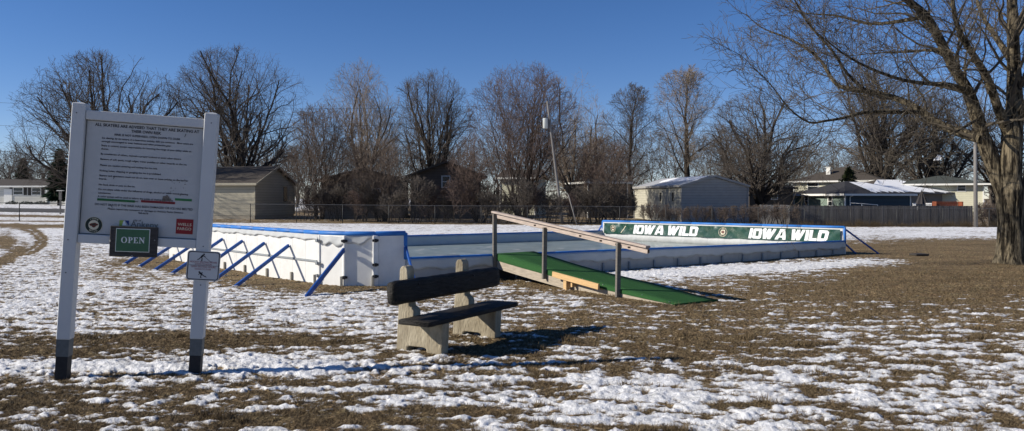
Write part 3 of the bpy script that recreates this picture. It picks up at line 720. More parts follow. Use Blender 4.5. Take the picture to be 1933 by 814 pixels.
# ------------------------------------------------------------------ rink
def low_h(t): return .475 - .115 * t          # the lawn rises slightly under the long front side
ICEZ = .10
def make_rink():
    t = thing('ice_rink', 'portable backyard style ice rink with white boards, blue foam rim and green banner', 'ice rink', (0, 20, 0))
    def loc(p, z): return (p[0], p[1] - 20, z)
    def unit(a, b): d = b - a; L = np.linalg.norm(d); return d / L, L
    def wall_run(a, b, ha, hb, seam, th=.03, name='board_panel', m='board', hinge=0):
        d, L = unit(a, b); n = max(1, int(round(L / seam))); nrm = np.array((d[1], -d[0]))
        for i in range(n):
            q0 = a + d * L * (i / n) + d * .003; q1 = a + d * L * ((i + 1) / n) - d * .003
            h0 = ha + (hb - ha) * (i + .0) / n; h1 = ha + (hb - ha) * (i + 1.) / n
            w = MB(); off = nrm * th / 2
            z0 = -.04
            vs = [loc(q0 + off, z0), loc(q1 + off, z0), loc(q1 + off, h1), loc(q0 + off, h0), loc(q0 - off, z0), loc(q1 - off, z0), loc(q1 - off, h1), loc(q0 - off, h0)]
            w.add(vs, [(0, 1, 2, 3), (5, 4, 7, 6), (1, 5, 6, 2), (4, 0, 3, 7), (3, 2, 6, 7), (0, 4, 5, 1)])
            w.build(name, M[m], t)
        return d, L, nrm
    HT = .95; HB = .40; HE = .76
    # runs listed so that the outward side is on the right of a->b
    wall_run(L0, P0, HT, HT, .545); wall_run(P0, P1, HT, HT, 1); wall_run(P1, P2, HT, HT, 1); wall_run(P2, P3, HT, HT, 1)
    wall_run(P3, FR, low_h(0), low_h(1), 1.2, m='boardshade'); wall_run(FR, BR, HE, HE, 1.2)
    wall_run(BR, L2, HB, .41, 1.2); wall_run(L2, L1, HT, HT, 2); wall_run(L1, L0, HT, HT, 2)
    # corner posts of the tall corner
    for p, w_ in ((P0, .07), (P1, .08), (P2, .10), (FR, .05), (BR, .05)):
        h = HT if p[1] < 20 else HE
        b = MB(); b.bbox(loc(p, h / 2 - .01), (w_, w_, h - .02), .012, Matrix.Rotation(R(20 if p is P2 else (34 if p is P1 else -40)), 3, 'Z')); b.build('corner_post', M['board'], t)
    # blue foam rim
    def rim(pts, r, seam=.56):
        P = [np.array(p) for p in pts]; out = []; rs_ = []
        for a, b in zip(P[:-1], P[1:]):
            L = np.linalg.norm(b - a); n = max(1, int(round(L / seam)))
            for i in range(n):
                q0 = a + (b - a) * i / n; q1 = a + (b - a) * (i + 1) / n; e = (b - a) / L * .012
                for q, rr_ in ((q0 + e * .1, r * .72), (q0 + e, r), (q1 - e, r)): out.append(q); rs_.append(rr_)
        out.append(P[-1]); rs_.append(r * .8)
        w = MB(); w.tube([tuple(q) for q in out], rs_, 10); return w.build('foam_rim', M['rim'], t)
    L = lambda p, z: loc(p, z)
    rim([L(L2, HT + .01), L(L1, HT + .01), L(L0, HT + .01), L(P0, HT + .01), L(P1, HT + .01), L(P2, HT + .01), L(P3, HT + .01)], .046)
    rim([L(P3, HT + .02), L(P3, low_h(0))], .040, .3)
    rim([L(P3, low_h(0) + .012), L(FR, low_h(1) + .012)], .030, 1.2)
    rim([L(FR, .30), L(FR, HE + .01), L(BR, HE + .01), L(BR, .34)], .042, 1.2)
    rim([L(BR, HB + .01), L(L2, .42)], .030, 1.2)
    # liner: inside face down to the ice, and a flap folded over the outside
    rr = random.Random(8)
    def liner(a, b, ha, hb, inside=True, drop=.12, wav=.02, lo=None, step=.07):
        a = np.array(a); b = np.array(b); d, Ln = unit(a, b); nrm = np.array((d[1], -d[0])) * (-1 if inside else 1)
        n = int(Ln / step); w = MB(); w.smooth = True; rows = 5 if inside else 5; vs = []
        ph = [rr.uniform(0, 6) for _ in range(6)]
        for i in range(n + 1):
            s_ = i / n * Ln; p = a + d * s_; h = ha + (hb - ha) * i / n
            dr = drop + wav * (math.sin(s_ * 5.1 + ph[0]) + .7 * math.sin(s_ * 11.3 + ph[1]) + .5 * math.sin(s_ * 23 + ph[2]))
            for k in range(rows):
                f = k / (rows - 1)
                if inside: z = h * (1 - f) + ICEZ * f - .004; o_ = .028 + .05 * f * f + .009 * f * math.sin(s_ * 9 + ph[3]) + .005 * math.sin(s_ * 31 + ph[4]) * f
                else: z = h - dr * f; o_ = .024 + .012 * f + (.006 + .10 * wav) * f * math.sin(s_ * 17 + ph[3] + f)
                q = p + nrm * o_; vs.append(loc(q, z))
        fs = [(i * rows + k, (i + 1) * rows + k, (i + 1) * rows + k + 1, i * rows + k + 1) for i in range(n) for k in range(rows - 1)]
        w.add(vs, fs); o = w.build('liner', M['liner'], t)
        sd = o.modifiers.new('thick', 'SOLIDIFY'); sd.thickness = .003; return o
    liner(L0, P0, HT, HT, False, .12, .012); liner(P0, P1, HT, HT, False, .17, .045, step=.02); liner(P1, P2, HT, HT, False, .13, .04, step=.02); 
    liner(P3, FR, low_h(0), low_h(1), False, .20, .018)
    for a, b, h0, h1 in ((L0, P0, HT, HT), (P0, P1, HT, HT), (P1, P2, HT, HT), (P2, P3, HT, HT), (P3, FR, low_h(0), low_h(1)), (FR, BR, HE, HE), (BR, L2, HB, .41), (L2, L1, HT, HT), (L1, L0, HT, HT)):
        liner(a, b, h0, h1, True)
    # ice
    ins = [P0, P1, P2, P3, FR, BR, L2, L1, L0]; c = sum(ins) / len(ins)
    w = MB(); w.add([loc(c + (p - c) * .993, ICEZ) for p in ins], [tuple(range(len(ins)))]); w.build('ice', M['ice'], t)
    # thin windblown snow scattered on the ice
    w = MB(); r2 = random.Random(12)
    for _ in range(260):
        a_, b_ = r2.random(), r2.random(); p = L0 * (1 - a_) * (1 - b_) + P0 * a_ * (1 - b_) + BR * (1 - a_) * b_ + FR * a_ * b_
        if np.linalg.norm(p - c) > 6.6: continue
        L_ = r2.uniform(.03, .16); ww = L_ * r2.uniform(.12, .4); an = r2.uniform(-.4, .6); n_ = 9
        V = []
        for i in range(n_):
            th = 2 * PI * i / n_; k = r2.uniform(.6, 1.1); x_, y_ = L_ * k * math.cos(th), ww * k * math.sin(th)
            V.append(loc(p + np.array((x_ * math.cos(an) - y_ * math.sin(an), x_ * math.sin(an) + y_ * math.cos(an))), ICEZ + .004))
        w.add(V, [tuple(range(n_))])
    tag(w.build('snow_dusting', M['icesnow'], t), kind='stuff')
    # left side: mid rail, stakes, blue braces
    d, Ln = unit(L0, P0); out = np.array((d[1], -d[0]))
    w = MB(); w.beam(loc(L0 + out * .03 + d * .4, .43), loc(P0 + out * .03 - d * .07, .43), .018, .035); w.build('mid_rail', M['railgrey'], t)
    foot_off = np.array((-.63, -1.30))
    for k in range(7):
        s_ = .1485 + .136 * k; p = P0 + (L0 - P0) * s_; f = p + foot_off
        w = MB(); w.beam(loc(f, .0), loc(p + out * .035, .675), .045, .062, bev=.004); br = w.build('brace', M['bluepaint'], t)
        w = MB(); w.box(loc(f, .012), (.09, .05, .03)); w.build('foot_pad', M['icesnow'], br)
        q = p + (L0 - P0) / Ln * (-.12) + out * .035
        w = MB(); w.bbox(loc(q, .06), (.05, .05, .20), .005, Matrix.Rotation(-.8, 3, 'Z')); w.build('stake', M['stake'], t)
    for (p, fx, fy, h, w_) in ((P1, -3.33, 12.41, .67, .09), (P3, -1.60, 13.05, .70, .06), (FR, 10.0, 22.35, .28, .045), (BR, 3.0, 28.7, .62, .05)):
        f = np.array((fx, fy)); dd = (f - p) / np.linalg.norm(f - p)
        w = MB(); w.beam(loc(f, 0), loc(p + dd * .05, h), .035, w_, bev=.004); w.build('brace', M['bluepaint'], t)
    w = MB(); w.beam(loc(FR + np.array((.05, .02)), .70), loc(np.array((10.62, 22.25)), .0), .035, .045, bev=.004); w.build('brace', M['bluepaint'], t)
    for p in (P0, P1, P2):
        rz = R(-30 if p is P0 else (0 if p is P1 else 15)); o2 = np.array((math.sin(rz) * .06 - (.0), -math.cos(rz) * .06))
        for z in ((.40, .17, .82) if p is P0 else (.17, .83) if p is P1 else (.40, .19, .84)):
            w = MB(); M3 = Matrix.Rotation(rz, 3, 'Z')
            w.bbox(loc(p + o2, z), (.115, .035, .045), .008, M3); w.bbox(loc(p + o2 * 1.35, z), (.05, .03, .062), .006, M3); w.build('latch', M['latch'] if p is not P0 else M['railgrey'], t)
        w = MB(); w.bbox(loc(p + o2 * 1.1 + np.array((-.05, 0)), .08), (.045, .045, .22), .005); w.build('stake', M['stake'], t)
    # front side stakes
    d, Ln = unit(P3, FR); out = np.array((d[1], -d[0])); k = .9
    while k < Ln - .2:
        w = MB(); p = P3 + d * k + out * .035; w.bbox(loc(p, .08), (.05, .035, .20), .004, Matrix.Rotation(math.atan2(d[1], d[0]), 3, 'Z')); w.build('stake', M['railgrey'], t); k += .78
    # banner on the inner face of the high end
    d, Ln = unit(BR, FR); nin = np.array((-d[1], d[0])) * -1    # towards the ice
    if np.dot(nin, c - BR) < 0: nin = -nin
    zt, zb = .705, .325; n = 150; rows = 9; vs = []; rb = np.random.RandomState(5)
    S = np.linspace(.014, .990, n) * Ln
    def bulge(s_, f):
        x_ = np.array(s_); 
        return .010 * (np.sin(s_ * 3.1 + 2 * f) + .8 * np.sin(s_ * 7.7 + 5 * f) + .7 * np.sin(s_ * 14.5 - 6 * f) * f + .6 * np.sin(s_ * 26 + 9 * f) * f + .35 * np.sin(s_ * 47 - 14 * f)) + .030 + .02
    def bpos(s_, z, dd=0.0):
        f = (z - zb) / (zt - zb); p = BR + d * s_ + nin * (.034 + float(bulge(s_, f)) + dd); return loc(p, z)
    for s_ in S:
        for k in range(rows): vs.append(bpos(s_, zb + (zt - zb) * k / (rows - 1)))
    w = MB(); w.smooth = True
    w.add(vs, [(i * rows + k, (i + 1) * rows + k, (i + 1) * rows + k + 1, i * rows + k + 1) for i in range(n - 1) for k in range(rows - 1)])
    ban = w.build('banner', M['banner'], t)
    LET = {'I': (.30, [[(0, 0), (.30, 0), (.30, 1), (0, 1)]]),
           'O': (.86, [[(.12, 0), (.74, 0), (.86, .12), (.86, .26), (0, .26), (0, .12)], [(0, .26), (.29, .26), (.29, .74), (0, .74)], [(.57, .26), (.86, .26), (.86, .74), (.57, .74)], [(0, .74), (.86, .74), (.86, .88), (.74, 1), (.12, 1), (0, .88)]]),
           'W': (1.22, [[(.0, 1), (.14, 0), (.44, 0), (.29, 1)], [(.14, 0), (.44, 0), (.74, 1), (.47, 1)], [(.47, 1), (.56, .0), (.86, .0), (.74, 1)], [(.56, 0), (.86, 0), (1.22, 1), (.92, 1)]]),
           'A': (.98, [[(0, 0), (.30, 0), (.55, 1), (.30, 1)], [(.69, 0), (.98, 0), (.76, 1), (.47, 1)], [(.2, .18), (.75, .18), (.75, .38), (.2, .38)], [(.3, .8), (.76, .8), (.76, 1), (.3, 1)]]),
           'L': (.72, [[(0, 0), (.72, 0), (.72, .25), (0, .25)], [(0, .25), (.29, .25), (.29, 1), (0, 1)]]),
           'D': (.86, [[(0, 0), (.70, 0), (.86, .16), (.86, .26), (0, .26)], [(0, .26), (.29, .26), (.29, .74), (0, .74)], [(.57, .26), (.86, .26), (.86, .74), (.57, .74)], [(0, .74), (.86, .74), (.86, .84), (.70, 1), (0, 1)]])}
    def word(s0, s1, z0, z1):
        txt = 'IOWA WILD'; gap = .045; tot = sum(.34 if ch == ' ' else LET[ch][0] + gap for ch in txt) - gap
        k = (s1 - s0) / (tot + .22); x = 0; h = z1 - z0; w = MB(); w.smooth = True
        for ch in txt:
            if ch == ' ': x += .34; w.build('lettering', M['bwhite'], ban); w = MB(); w.smooth = True; continue
            wd_, ps = LET[ch]
            for p_ in ps:
                # subdivide each stroke so it follows the cloth
                import mathutils.geometry as mg
                zs = sorted(set([min(q[1] for q in p_), max(q[1] for q in p_)] + [q[1] for q in p_])); 
                lv = []
                for za, zc in zip(zs[:-1], zs[1:]):
                    m_ = max(1, int((zc - za) / .1)); lv += [za + (zc - za) * j / m_ for j in range(m_)]
                lv.append(zs[-1])
                def span(z_):
                    xs_ = []
                    for (xa, ya), (xb, yb) in zip(p_, p_[1:] + p_[:1]):
                        if abs(yb - ya) < 1e-9:
                            if abs(z_ - ya) < 1e-6: xs_ += [xa, xb]
                        elif min(ya, yb) - 1e-9 <= z_ <= max(ya, yb) + 1e-9: xs_.append(xa + (xb - xa) * (z_ - ya) / (yb - ya))
                    return min(xs_), max(xs_)
                V = []; C_ = 4
                for z_ in lv:
                    xa, xb = span(z_)
                    for j in range(C_): xx = xa + (xb - xa) * j / (C_ - 1); V.append(bpos(s0 + k * (x + xx + .22 * z_), z0 + h * z_, .007))
                w.add(V, [(i * C_ + j, i * C_ + j + 1, (i + 1) * C_ + j + 1, (i + 1) * C_ + j) for i in range(len(lv) - 1) for j in range(C_ - 1)])
            x += wd_ + gap
        w.build('lettering', M['bwhite'], ban)
    word(.160 * Ln, .464 * Ln, .352, .672); word(.664 * Ln, .955 * Ln, .352, .672)
    for s_, rr_ in ((.061 * Ln, .125), (.563 * Ln, .15)):
        e = MB(); cz_ = .52
        def fl(dd): return lambda a, b: bpos(s_ + a, cz_ + b, dd)
        def dsc(r0, r1, dd, mi, n=26):
            e.mi = mi; V = []
            for i in range(n):
                a = 2 * PI * i / n; V += [fl(dd)(r0 * math.cos(a), r0 * math.sin(a)), fl(dd)(r1 * math.cos(a), r1 * math.sin(a))]
            e.add(V, [(2 * i, (2 * i + 2) % (2 * n), (2 * i + 3) % (2 * n), 2 * i + 1) for i in range(n)])
        dsc(rr_, rr_ * .93, .008, 0); dsc(rr_ * .55, .001, .008, 0); dsc(rr_ * .93, rr_ * .55, .007, 1)
        e.mi = 2; e.add([fl(.011)(a * rr_, b * rr_) for a, b in [(-.42, .0), (-.2, .22), (.1, .3), (.42, .12), (.3, -.1), (.05, -.34), (-.25, -.16)]], [tuple(range(7))])
        e.mi = 0
        arc_text(e, 'IOWA', 0, 0, rr_ * .74, PI / 2, rr_ * .34, 0, f=fl(.010), step=.42); arc_text(e, 'WILD', 0, 0, rr_ * .74, -PI / 2, rr_ * .34, 0, f=fl(.010), inv=True, step=.36)
        e.build('emblem', [M['cream'], M['darkring'], M['brownp']], ban)
    w = MB(); w.smooth = True; V = []
    for z_ in np.linspace(.37, .62, 8): 
        for q in (0, .035): V.append(bpos(.10 * Ln + (z_ - .37) * .75 + q, z_, .008))
    w.add(V, [(2 * i, 2 * i + 1, 2 * i + 3, 2 * i + 2) for i in range(7)]); w.build('slash_mark', M['cream'], ban)
make_rink()

# ------------------------------------------------------------------ ramp with handrail
def make_ramp():
    A = np.array((-.33, 15.32)); B = np.array((2.43, 11.43)); d = B - A; Ln = np.linalg.norm(d); d /= Ln; s = np.array((-d[1], d[0])) ; s = s if s[0] > 0 else -s
    Wd = .95; H0 = .505; H1 = .03
    t = thing('entry_ramp', 'sloping green turf ramp with a wooden handrail leading onto the rink', 'ramp', (A[0], A[1], 0))
    def P(u, v, z): q = d * u + s * v; return (float(q[0]), float(q[1]), z)
    zt = lambda u: H0 + (H1 - H0) * u / Ln - .12 * (u / Ln) * (1 - u / Ln)
    w = MB(); n = 40; V = []; rr = random.Random(4)
    for i in range(n + 1):
        u = Ln * i / n
        for k, v in enumerate((-.012, -.01, .2, .45, .7, Wd + .01, Wd + .012)):
            z = zt(u) + .008 * math.sin(u * 2.1 + v) * (0 < k < 6) - ((.12 * (1 - u / Ln) ** .8 + .01) if k == 0 else .035 if k == 6 else 0); V.append(P(u, v, z))
    c_ = 7
    w.smooth = True; w.add(V, [(i * c_ + k, (i + 1) * c_ + k, (i + 1) * c_ + k + 1, i * c_ + k + 1) for i in range(n) for k in range(c_ - 1)])
    w.add([P(Ln, -.012, zt(Ln) - .0), P(Ln, Wd + .012, zt(Ln)), P(Ln + .012, Wd + .01, .0), P(Ln + .012, -.01, .0)], [(0, 3, 2, 1)])
    w.build('turf', M['turf'], t)
    for v in (0.02, Wd - .02):
        b = MB(); dr = lambda u: .11 * (1 - u / Ln) ** .8 + .012; us = [Ln * q / 8 for q in range(9)]; us[-1] = Ln - .06
        b.prism(([(u, max(-.03, zt(u) - dr(u) - .17)) for u in us] + [(u, zt(u) - dr(u)) for u in us[::-1]]), v - .019, v + .019, lambda a, z, q: P(a, q, z)); b.build('side_board', M['sidewood'], t)
    b = MB()
    for u in np.arange(.05, Ln - .6, .6): b.beam(P(u, .04, zt(u) - .07), P(u, Wd - .04, zt(u) - .07), .04, .09)
    b.build('joist', M['greywood'], t)
    b = MB(); b.beam(P(.03, .02, .18), P(.03, Wd - .02, .18), .05, .36); b.build('end_board', M['darktrim'], t)
    for u, zb, z1, lean in ((.04, .22, 1.30, .0), (.345 * Ln, .14, 1.075, .02), (.75 * Ln, -.01, .885, .02)):
        b = MB(); b.beam(P(u, -.045, zb), P(u + lean, -.045, z1), .085, .045, up=(d[0], d[1], 0), bev=.003); b.build('post', M['greywood'], t)
    uE = .885 * Ln; rz = lambda u: 1.315 - .475 * u / uE
    b = MB(); b.beam(P(-.03, -.005, rz(-.03) - .052), P(uE, -.005, rz(uE) - .052), .036, .088, bev=.004); rl = b.build('handrail', M['railwood'], t)
    b = MB(); b.beam(P(-.05, -.02, rz(-.05) + .012), P(uE + .01, -.02, rz(uE + .01) + .012), .10, .036, bev=.004); b.build('rail_cap', M['railwood'], rl)
    b = MB()
    for u in (.28, .55, .66, .74, .8): u = u * Ln; b.bbox(P(u, -.026, rz(u) - .06), (.06, .006, .028), .003, Matrix.Rotation(math.atan2(d[1], d[0]), 3, 'Z'))
    b.box(P(uE + .002, -.006, rz(uE) - .055), (.03, .03, .05)); b.build('knot', M['knot'], rl)
    b = MB()
    for u in (.12, .55, .66, .72, .85, .97): b.tube([P(u * Ln, .03, zt(u * Ln)), P(u * Ln, .03, zt(u * Ln) + .008)], .012, 8)
    b.build('washer', M['bolt'], t)
    b = MB(); b.beam(P(.42 * Ln, -.13, .262), P(.675 * Ln, -.13, .150), .038, .095, bev=.003); bo = b.build('kick_board', M['newwood'], t); bo['label'] = 'fresh yellow lumber board'
    b = MB(); b.bbox(P(.49 * Ln, -.09, .075), (.085, .085, .20), .003, Matrix.Rotation(math.atan2(d[1], d[0]), 3, 'Z')); b.beam(P(.52 * Ln, -.1, .12), P(.52 * Ln, .03, .12), .04, .09); b.build('block', M['newwood'], t)
make_ramp(); tick('ramp')

# ------------------------------------------------------------------ trees
def tubes_mesh(name, branches, mats, parent, smooth=True):
    """branches: list of (pts Nx3, radii N, sides)"""
    V = []; F = []; base = 0
    for pts, rad, n in branches:
        P = np.asarray(pts, float); m = len(P)
        T = np.empty_like(P); T[1:-1] = P[2:] - P[:-2]; T[0] = P[1] - P[0]; T[-1] = P[-1] - P[-2]
        T /= np.sqrt((T * T).sum(1))[:, None] + 1e-9
        ref = np.array([.1, 1., .05]) if abs(T[0, 1]) < .8 else np.array([1., .1, 0])
        a = np.cross(T, ref); a /= np.sqrt((a * a).sum(1))[:, None] + 1e-9; b = np.cross(T, a)
        th = np.arange(n) * (2 * PI / n); c = np.cos(th)[None, :, None]; s = np.sin(th)[None, :, None]
        r = np.asarray(rad, float)[:, None, None]
        V.append((P[:, None] + r * (c * a[:, None] + s * b[:, None])).reshape(-1, 3))
        i = np.arange(m - 1)[:, None] * n; k = np.arange(n)[None]; k2 = (k + 1) % n
        F.append((base + np.stack([i + k, i + k2, i + n + k2, i + n + k], -1)).reshape(-1, 4)); base += m * n
    V = np.concatenate(V).astype(np.float32); F = np.concatenate(F).astype(np.int32)
    me = bpy.data.meshes.new(name); me.vertices.add(len(V)); me.vertices.foreach_set('co', V.ravel())
    me.loops.add(F.size); me.loops.foreach_set('vertex_index', F.ravel()); me.polygons.add(len(F)); me.polygons.foreach_set('loop_start', np.arange(len(F), dtype=np.int32) * 4)
    me.update(calc_edges=True); me.polygons.foreach_set('use_smooth', np.ones(len(F), bool)); me.materials.append(mats)
    o = bpy.data.objects.new(name, me); COL.objects.link(o); o.parent = parent; return o

class Grower:
    def __init__(s, seed, env=None, nch=(10, 8, 5), ang=(45, 45, 45), ratio=(.55, .5, .5), up=(.10, .06, .03, .0), wander=(.08, .13, .17, .2), rmin=.008, maxlev=4, seg=(.7, .5, .35, .25), start=.2, rr=.55, droop=0):
        s.r = random.Random(seed); s.env = env; s.nch = nch; s.ang = ang; s.ratio = ratio; s.up = up; s.w = wander; s.rmin = rmin; s.maxlev = maxlev; s.seg = seg; s.start = start; s.rr = rr
        s.out = {0: [], 1: [], 2: [], 3: [], 4: []}; s.count = 0
    def inside(s, p):
        if not s.env: return True
        cx, cy, cz, rx, ry, rz = s.env
        return ((p[0] - cx) / rx) ** 2 + ((p[1] - cy) / ry) ** 2 + ((p[2] - cz) / rz) ** 2 < s.r.uniform(.86, 1.12)
    def grow(s, p, d, length, r, lev):
        rnd = s.r; n = max(2, int(length / s.seg[min(lev, 3)])); n = min(n, 14); st = length / n
        pts = [p]; rad = [r]; dirs = [d]; w = s.w[min(lev, 3)]; up = s.up[min(lev, 3)]; rt = max(s.rmin * .6, r * .22)
        x, y, z = p; dx, dy, dz = d
        for i in range(n):
            dx += rnd.gauss(0, w); dy += rnd.gauss(0, w); dz += rnd.gauss(0, w) + up
            L = math.sqrt(dx * dx + dy * dy + dz * dz); dx /= L; dy /= L; dz /= L
            x += dx * st; y += dy * st; z += dz * st
            if lev > 0 and i > 0 and not s.inside((x, y, z)): break
            if z < .3 and lev > 0: break
            pts.append((x, y, z)); rad.append(r + (rt - r) * ((i + 1) / n) ** .85); dirs.append((dx, dy, dz))
        if len(pts) < 2: return
        s.out[lev].append((pts, rad, (10, 7, 5, 3, 3)[lev])); s.count += 1
        if lev >= s.maxlev: return
        s.children(pts, rad, dirs, length, lev, s.nch[min(lev, len(s.nch)) - 1] if lev > 0 else 0)
    def children(s, pts, rad, dirs, length, lev, nch, start=None):
        rnd = s.r; m = len(pts) - 1; az = rnd.uniform(0, 6.28); start = s.start if start is None else start
        k_ = min(lev, len(s.ang)) - 1; k_ = max(k_, 0)
        for c in range(nch):
            t = start + (1 - start) * (c + rnd.random()) / nch; t = min(t, .999); f = t * m; i = int(f); f -= i
            p = tuple(pts[i][q] + (pts[i + 1][q] - pts[i][q]) * f for q in range(3)); r = rad[i] + (rad[i + 1] - rad[i]) * f
            D = Vector(dirs[min(i + 1, m)]); az += 2.4 + rnd.uniform(-.5, .5)
            a = D.orthogonal().normalized(); a.rotate(Matrix.Rotation(az, 3, D))
            an = R(s.ang[k_] * rnd.uniform(.65, 1.3)) * (1 - .3 * t)
            nd = (D * math.cos(an) + a * math.sin(an)).normalized()
            L = length * s.ratio[k_] * (1.15 - .6 * t) * rnd.uniform(.6, 1.25)
            s.grow(p, tuple(nd), L, max(s.rmin, min(r * s.rr * rnd.uniform(.75, 1.1), r * .9)), lev + 1)

def env_len(p, d, env):
    cx, cy, cz, rx, ry, rz = env; P = np.array([(p[0] - cx) / rx, (p[1] - cy) / ry, (p[2] - cz) / rz]); D = np.array([d[0] / rx, d[1] / ry, d[2] / rz])
    a = D @ D; b = 2 * P @ D; c = P @ P - 1; q = b * b - 4 * a * c
    if q < 0: return 2.0
    return max(1.0, (-b + math.sqrt(q)) / (2 * a))

def make_tree(label, px, Y, top, bot, left, right, style='vase', seed=1, trunk_r=.28, fork=.25, nlimb=9, twig='twigdark', bark='barkdark', rmin=.0085, nch=(11, 8, 4), name='bare_tree', cat='tree', group='bare trees beyond the fence', stems=1, spread=(15, 55), lean=0):
    x0 = atY(px, Y); g = g1(x0, Y); t = thing(name, label, cat, (x0, Y, g), group=group)
    H = hz(top, Y) - g; zb = hz(bot, Y) - g; xl = atY(left, Y) - x0; xr = atY(right, Y) - x0
    env = ((xl + xr) / 2, 0, (H + zb) / 2, (xr - xl) / 2 * 1.17, (xr - xl) / 2, (H - zb) / 2 * 1.06)
    rnd = random.Random(seed)
    nch = (nch[0] + 1, nch[1] + (style != 'bush') , 4) if style != 'bush' else (9, 6, 4); G = Grower(seed, env, nch=nch, rmin=rmin, ratio=(.62, .58, .55), start=.12)
    if style == 'round': G.ang = (48, 48, 48); G.up = (-.01, .04, .04, .02)
    if style == 'upright': G.ang = (38, 40, 42); G.up = (-.005, .06, .06, .03)
    if style == 'vase': G.ang = (40, 45, 50); G.up = (-.005, .06, .04, .02); G.w = (.06, .12, .17, .2)
    if style == 'leader': G.ang = (50, 42, 45); G.up = (.03, .05, .05, .02)
    if style == 'bush': G.ang = (38, 42, 45); G.up = (.0, .05, .05, .03)
    if style == 'leader':
        top_z = H * .96; n = 16; pts = []; rad = []; x = y = 0
        for i in range(n + 1):
            f = i / n; pts.append((x, y, top_z * f)); rad.append(trunk_r * (1 - .93 * f ** .8)); x += rnd.gauss(lean * .1, .10); y += rnd.gauss(0, .08)
        G.out[0].append((pts, rad, 10)); G.count += 1
        m = n; az = 0
        nl = nlimb * 3
        for c in range(nl):
            t_ = fork + (1 - fork) * ((c + rnd.random()) / nl) * .97; f = t_ * m; i = int(f); f -= i
            p = tuple(pts[i][q] + (pts[i + 1][q] - pts[i][q]) * f for q in range(3)); r = rad[i] + (rad[i + 1] - rad[i]) * f
            az += 2.4 + rnd.uniform(-.4, .4); el = R(rnd.uniform(28, 50) + 18 * t_)
            d = (math.cos(az) * math.cos(el), math.sin(az) * math.cos(el), math.sin(el))
            L = env_len(p, d, env) * rnd.uniform(.8, 1.0); G.grow(p, d, min(L, H * .45), max(.03, r * rnd.uniform(.3, .45)), 1)
    else:
        for s_ in range(stems):
            if stems > 1:
                az = 2 * PI * s_ / stems + rnd.uniform(-.4, .4); el = R(rnd.uniform(62, 84)); bx, by = .25 * math.cos(az), .25 * math.sin(az); th = H * fork * rnd.uniform(.7, 1.2)
                d0 = Vector((math.cos(az) * math.cos(el), math.sin(az) * math.cos(el), math.sin(el)))
            else: bx = by = 0; th = H * fork; d0 = Vector((R(lean), 0, 1)).normalized(); az = 0
            pts = []; rad = []; n = 7; p = Vector((bx, by, -.1)); d = d0.copy()
            tr = trunk_r if stems == 1 else trunk_r * rnd.uniform(.6, 1)
            for i in range(n + 1):
                pts.append(tuple(p)); rad.append(tr * ((1.35 if i == 0 else 1.05 if i == 1 else 1.0) - .22 * i / n)); d = (d + Vector((rnd.gauss(0, .04), rnd.gauss(0, .04), 0))).normalized(); p = p + d * th / n
            G.out[0].append((pts, rad, 10)); G.count += 1
            nl = max(2, nlimb // (1 if stems == 1 else 2) if stems > 1 else nlimb)
            for c in range(nl):
                a2 = 2 * PI * (c + rnd.uniform(-.3, .3)) / nl + seed; tilt = R(rnd.uniform(*spread)) if c else R(4)
                base = d0 if stems > 1 else Vector((0, 0, 1))
                dd = (Vector((math.sin(tilt) * math.cos(a2), math.sin(tilt) * math.sin(a2), math.cos(tilt))) + .35 * (base - Vector((0, 0, 1)))).normalized()
                i = rnd.choice((4, 5, 6, 7)) if c else 7; q = pts[i]
                L = env_len(q, dd, env) * rnd.uniform(.85, 1.02); G.grow(q, tuple(dd), L, tr * rnd.uniform(.38, .6), 1)
    tk = tubes_mesh('trunk', G.out[0] + G.out[1], M[bark], t)
    cr = tubes_mesh('crown', G.out[2] + G.out[3] + G.out[4], M[twig], t)
    KIDS[t.name] = [tk, cr]
    return t

T = make_tree
T('broad vase shaped bare tree spreading behind the rules board at the left', 215, 60, 106, 400, 50, 340, 'vase', 11, .42, .16, 13, nch=(12, 8, 5), spread=(10, 75))
T('tall dark bare tree with several big limbs above the tan garage', 462, 74, 92, 370, 322, 590, 'round', 12, .5, .16, 10, nch=(11, 8, 5), spread=(8, 48))
T('dark bare tree showing above the right top corner of the rules board', 385, 78, 118, 380, 318, 460, 'round', 31, .3, .2, 6, spread=(6, 35))
T('tall pale topped bare tree between the garage and the brown house', 690, 66, 120, 400, 607, 752, 'upright', 13, .28, .2, 8, twig='twigpale', nch=(11, 8, 5), spread=(5, 32))
T('brown many stemmed tree beside the tan garage right wall', 603, 57, 195, 402, 540, 690, 'bush', 14, .13, .12, 8, twig='twigbrown', nch=(10, 7, 4), stems=5, spread=(8, 40), rmin=.009)
T('rounded bare tree rising behind the dark gabled house', 815, 80, 138, 372, 735, 893, 'upright', 15, .36, .12, 11, nch=(10, 8, 5), spread=(5, 38))
T('large russet many stemmed tree left of the leaning utility pole', 985, 58, 122, 405, 880, 1090, 'bush', 16, .16, .14, 10, twig='twigred', nch=(11, 8, 5), stems=6, spread=(6, 38), rmin=.009)
T('bare tree with pale seed tufts behind the leaning utility pole', 1080, 70, 128, 390, 1010, 1146, 'round', 17, .3, .22, 8, twig='twigpale', nch=(10, 8, 4), spread=(10, 45))
T('narrow oval bare tree left of the pale twigged one', 1193, 76, 160, 395, 1138, 1248, 'leader', 18, .30, .18, 8, nch=(9, 7, 4))
T('pale twigged bare tree standing above the grey shed', 1307, 74, 128, 340, 1228, 1358, 'leader', 19, .42, .28, 8, twig='twigpale', nch=(9, 8, 4))
T('wide dark bare tree between the grey shed and the cream house', 1434, 61, 170, 380, 1338, 1560, 'round', 20, .36, .16, 12, nch=(12, 8, 5), spread=(15, 60))
T('bare tree with several trunks behind the blue garage', 1660, 87, 118, 345, 1560, 1775, 'vase', 21, .62, .22, 10, nch=(9, 7, 4), spread=(5, 45), stems=4)
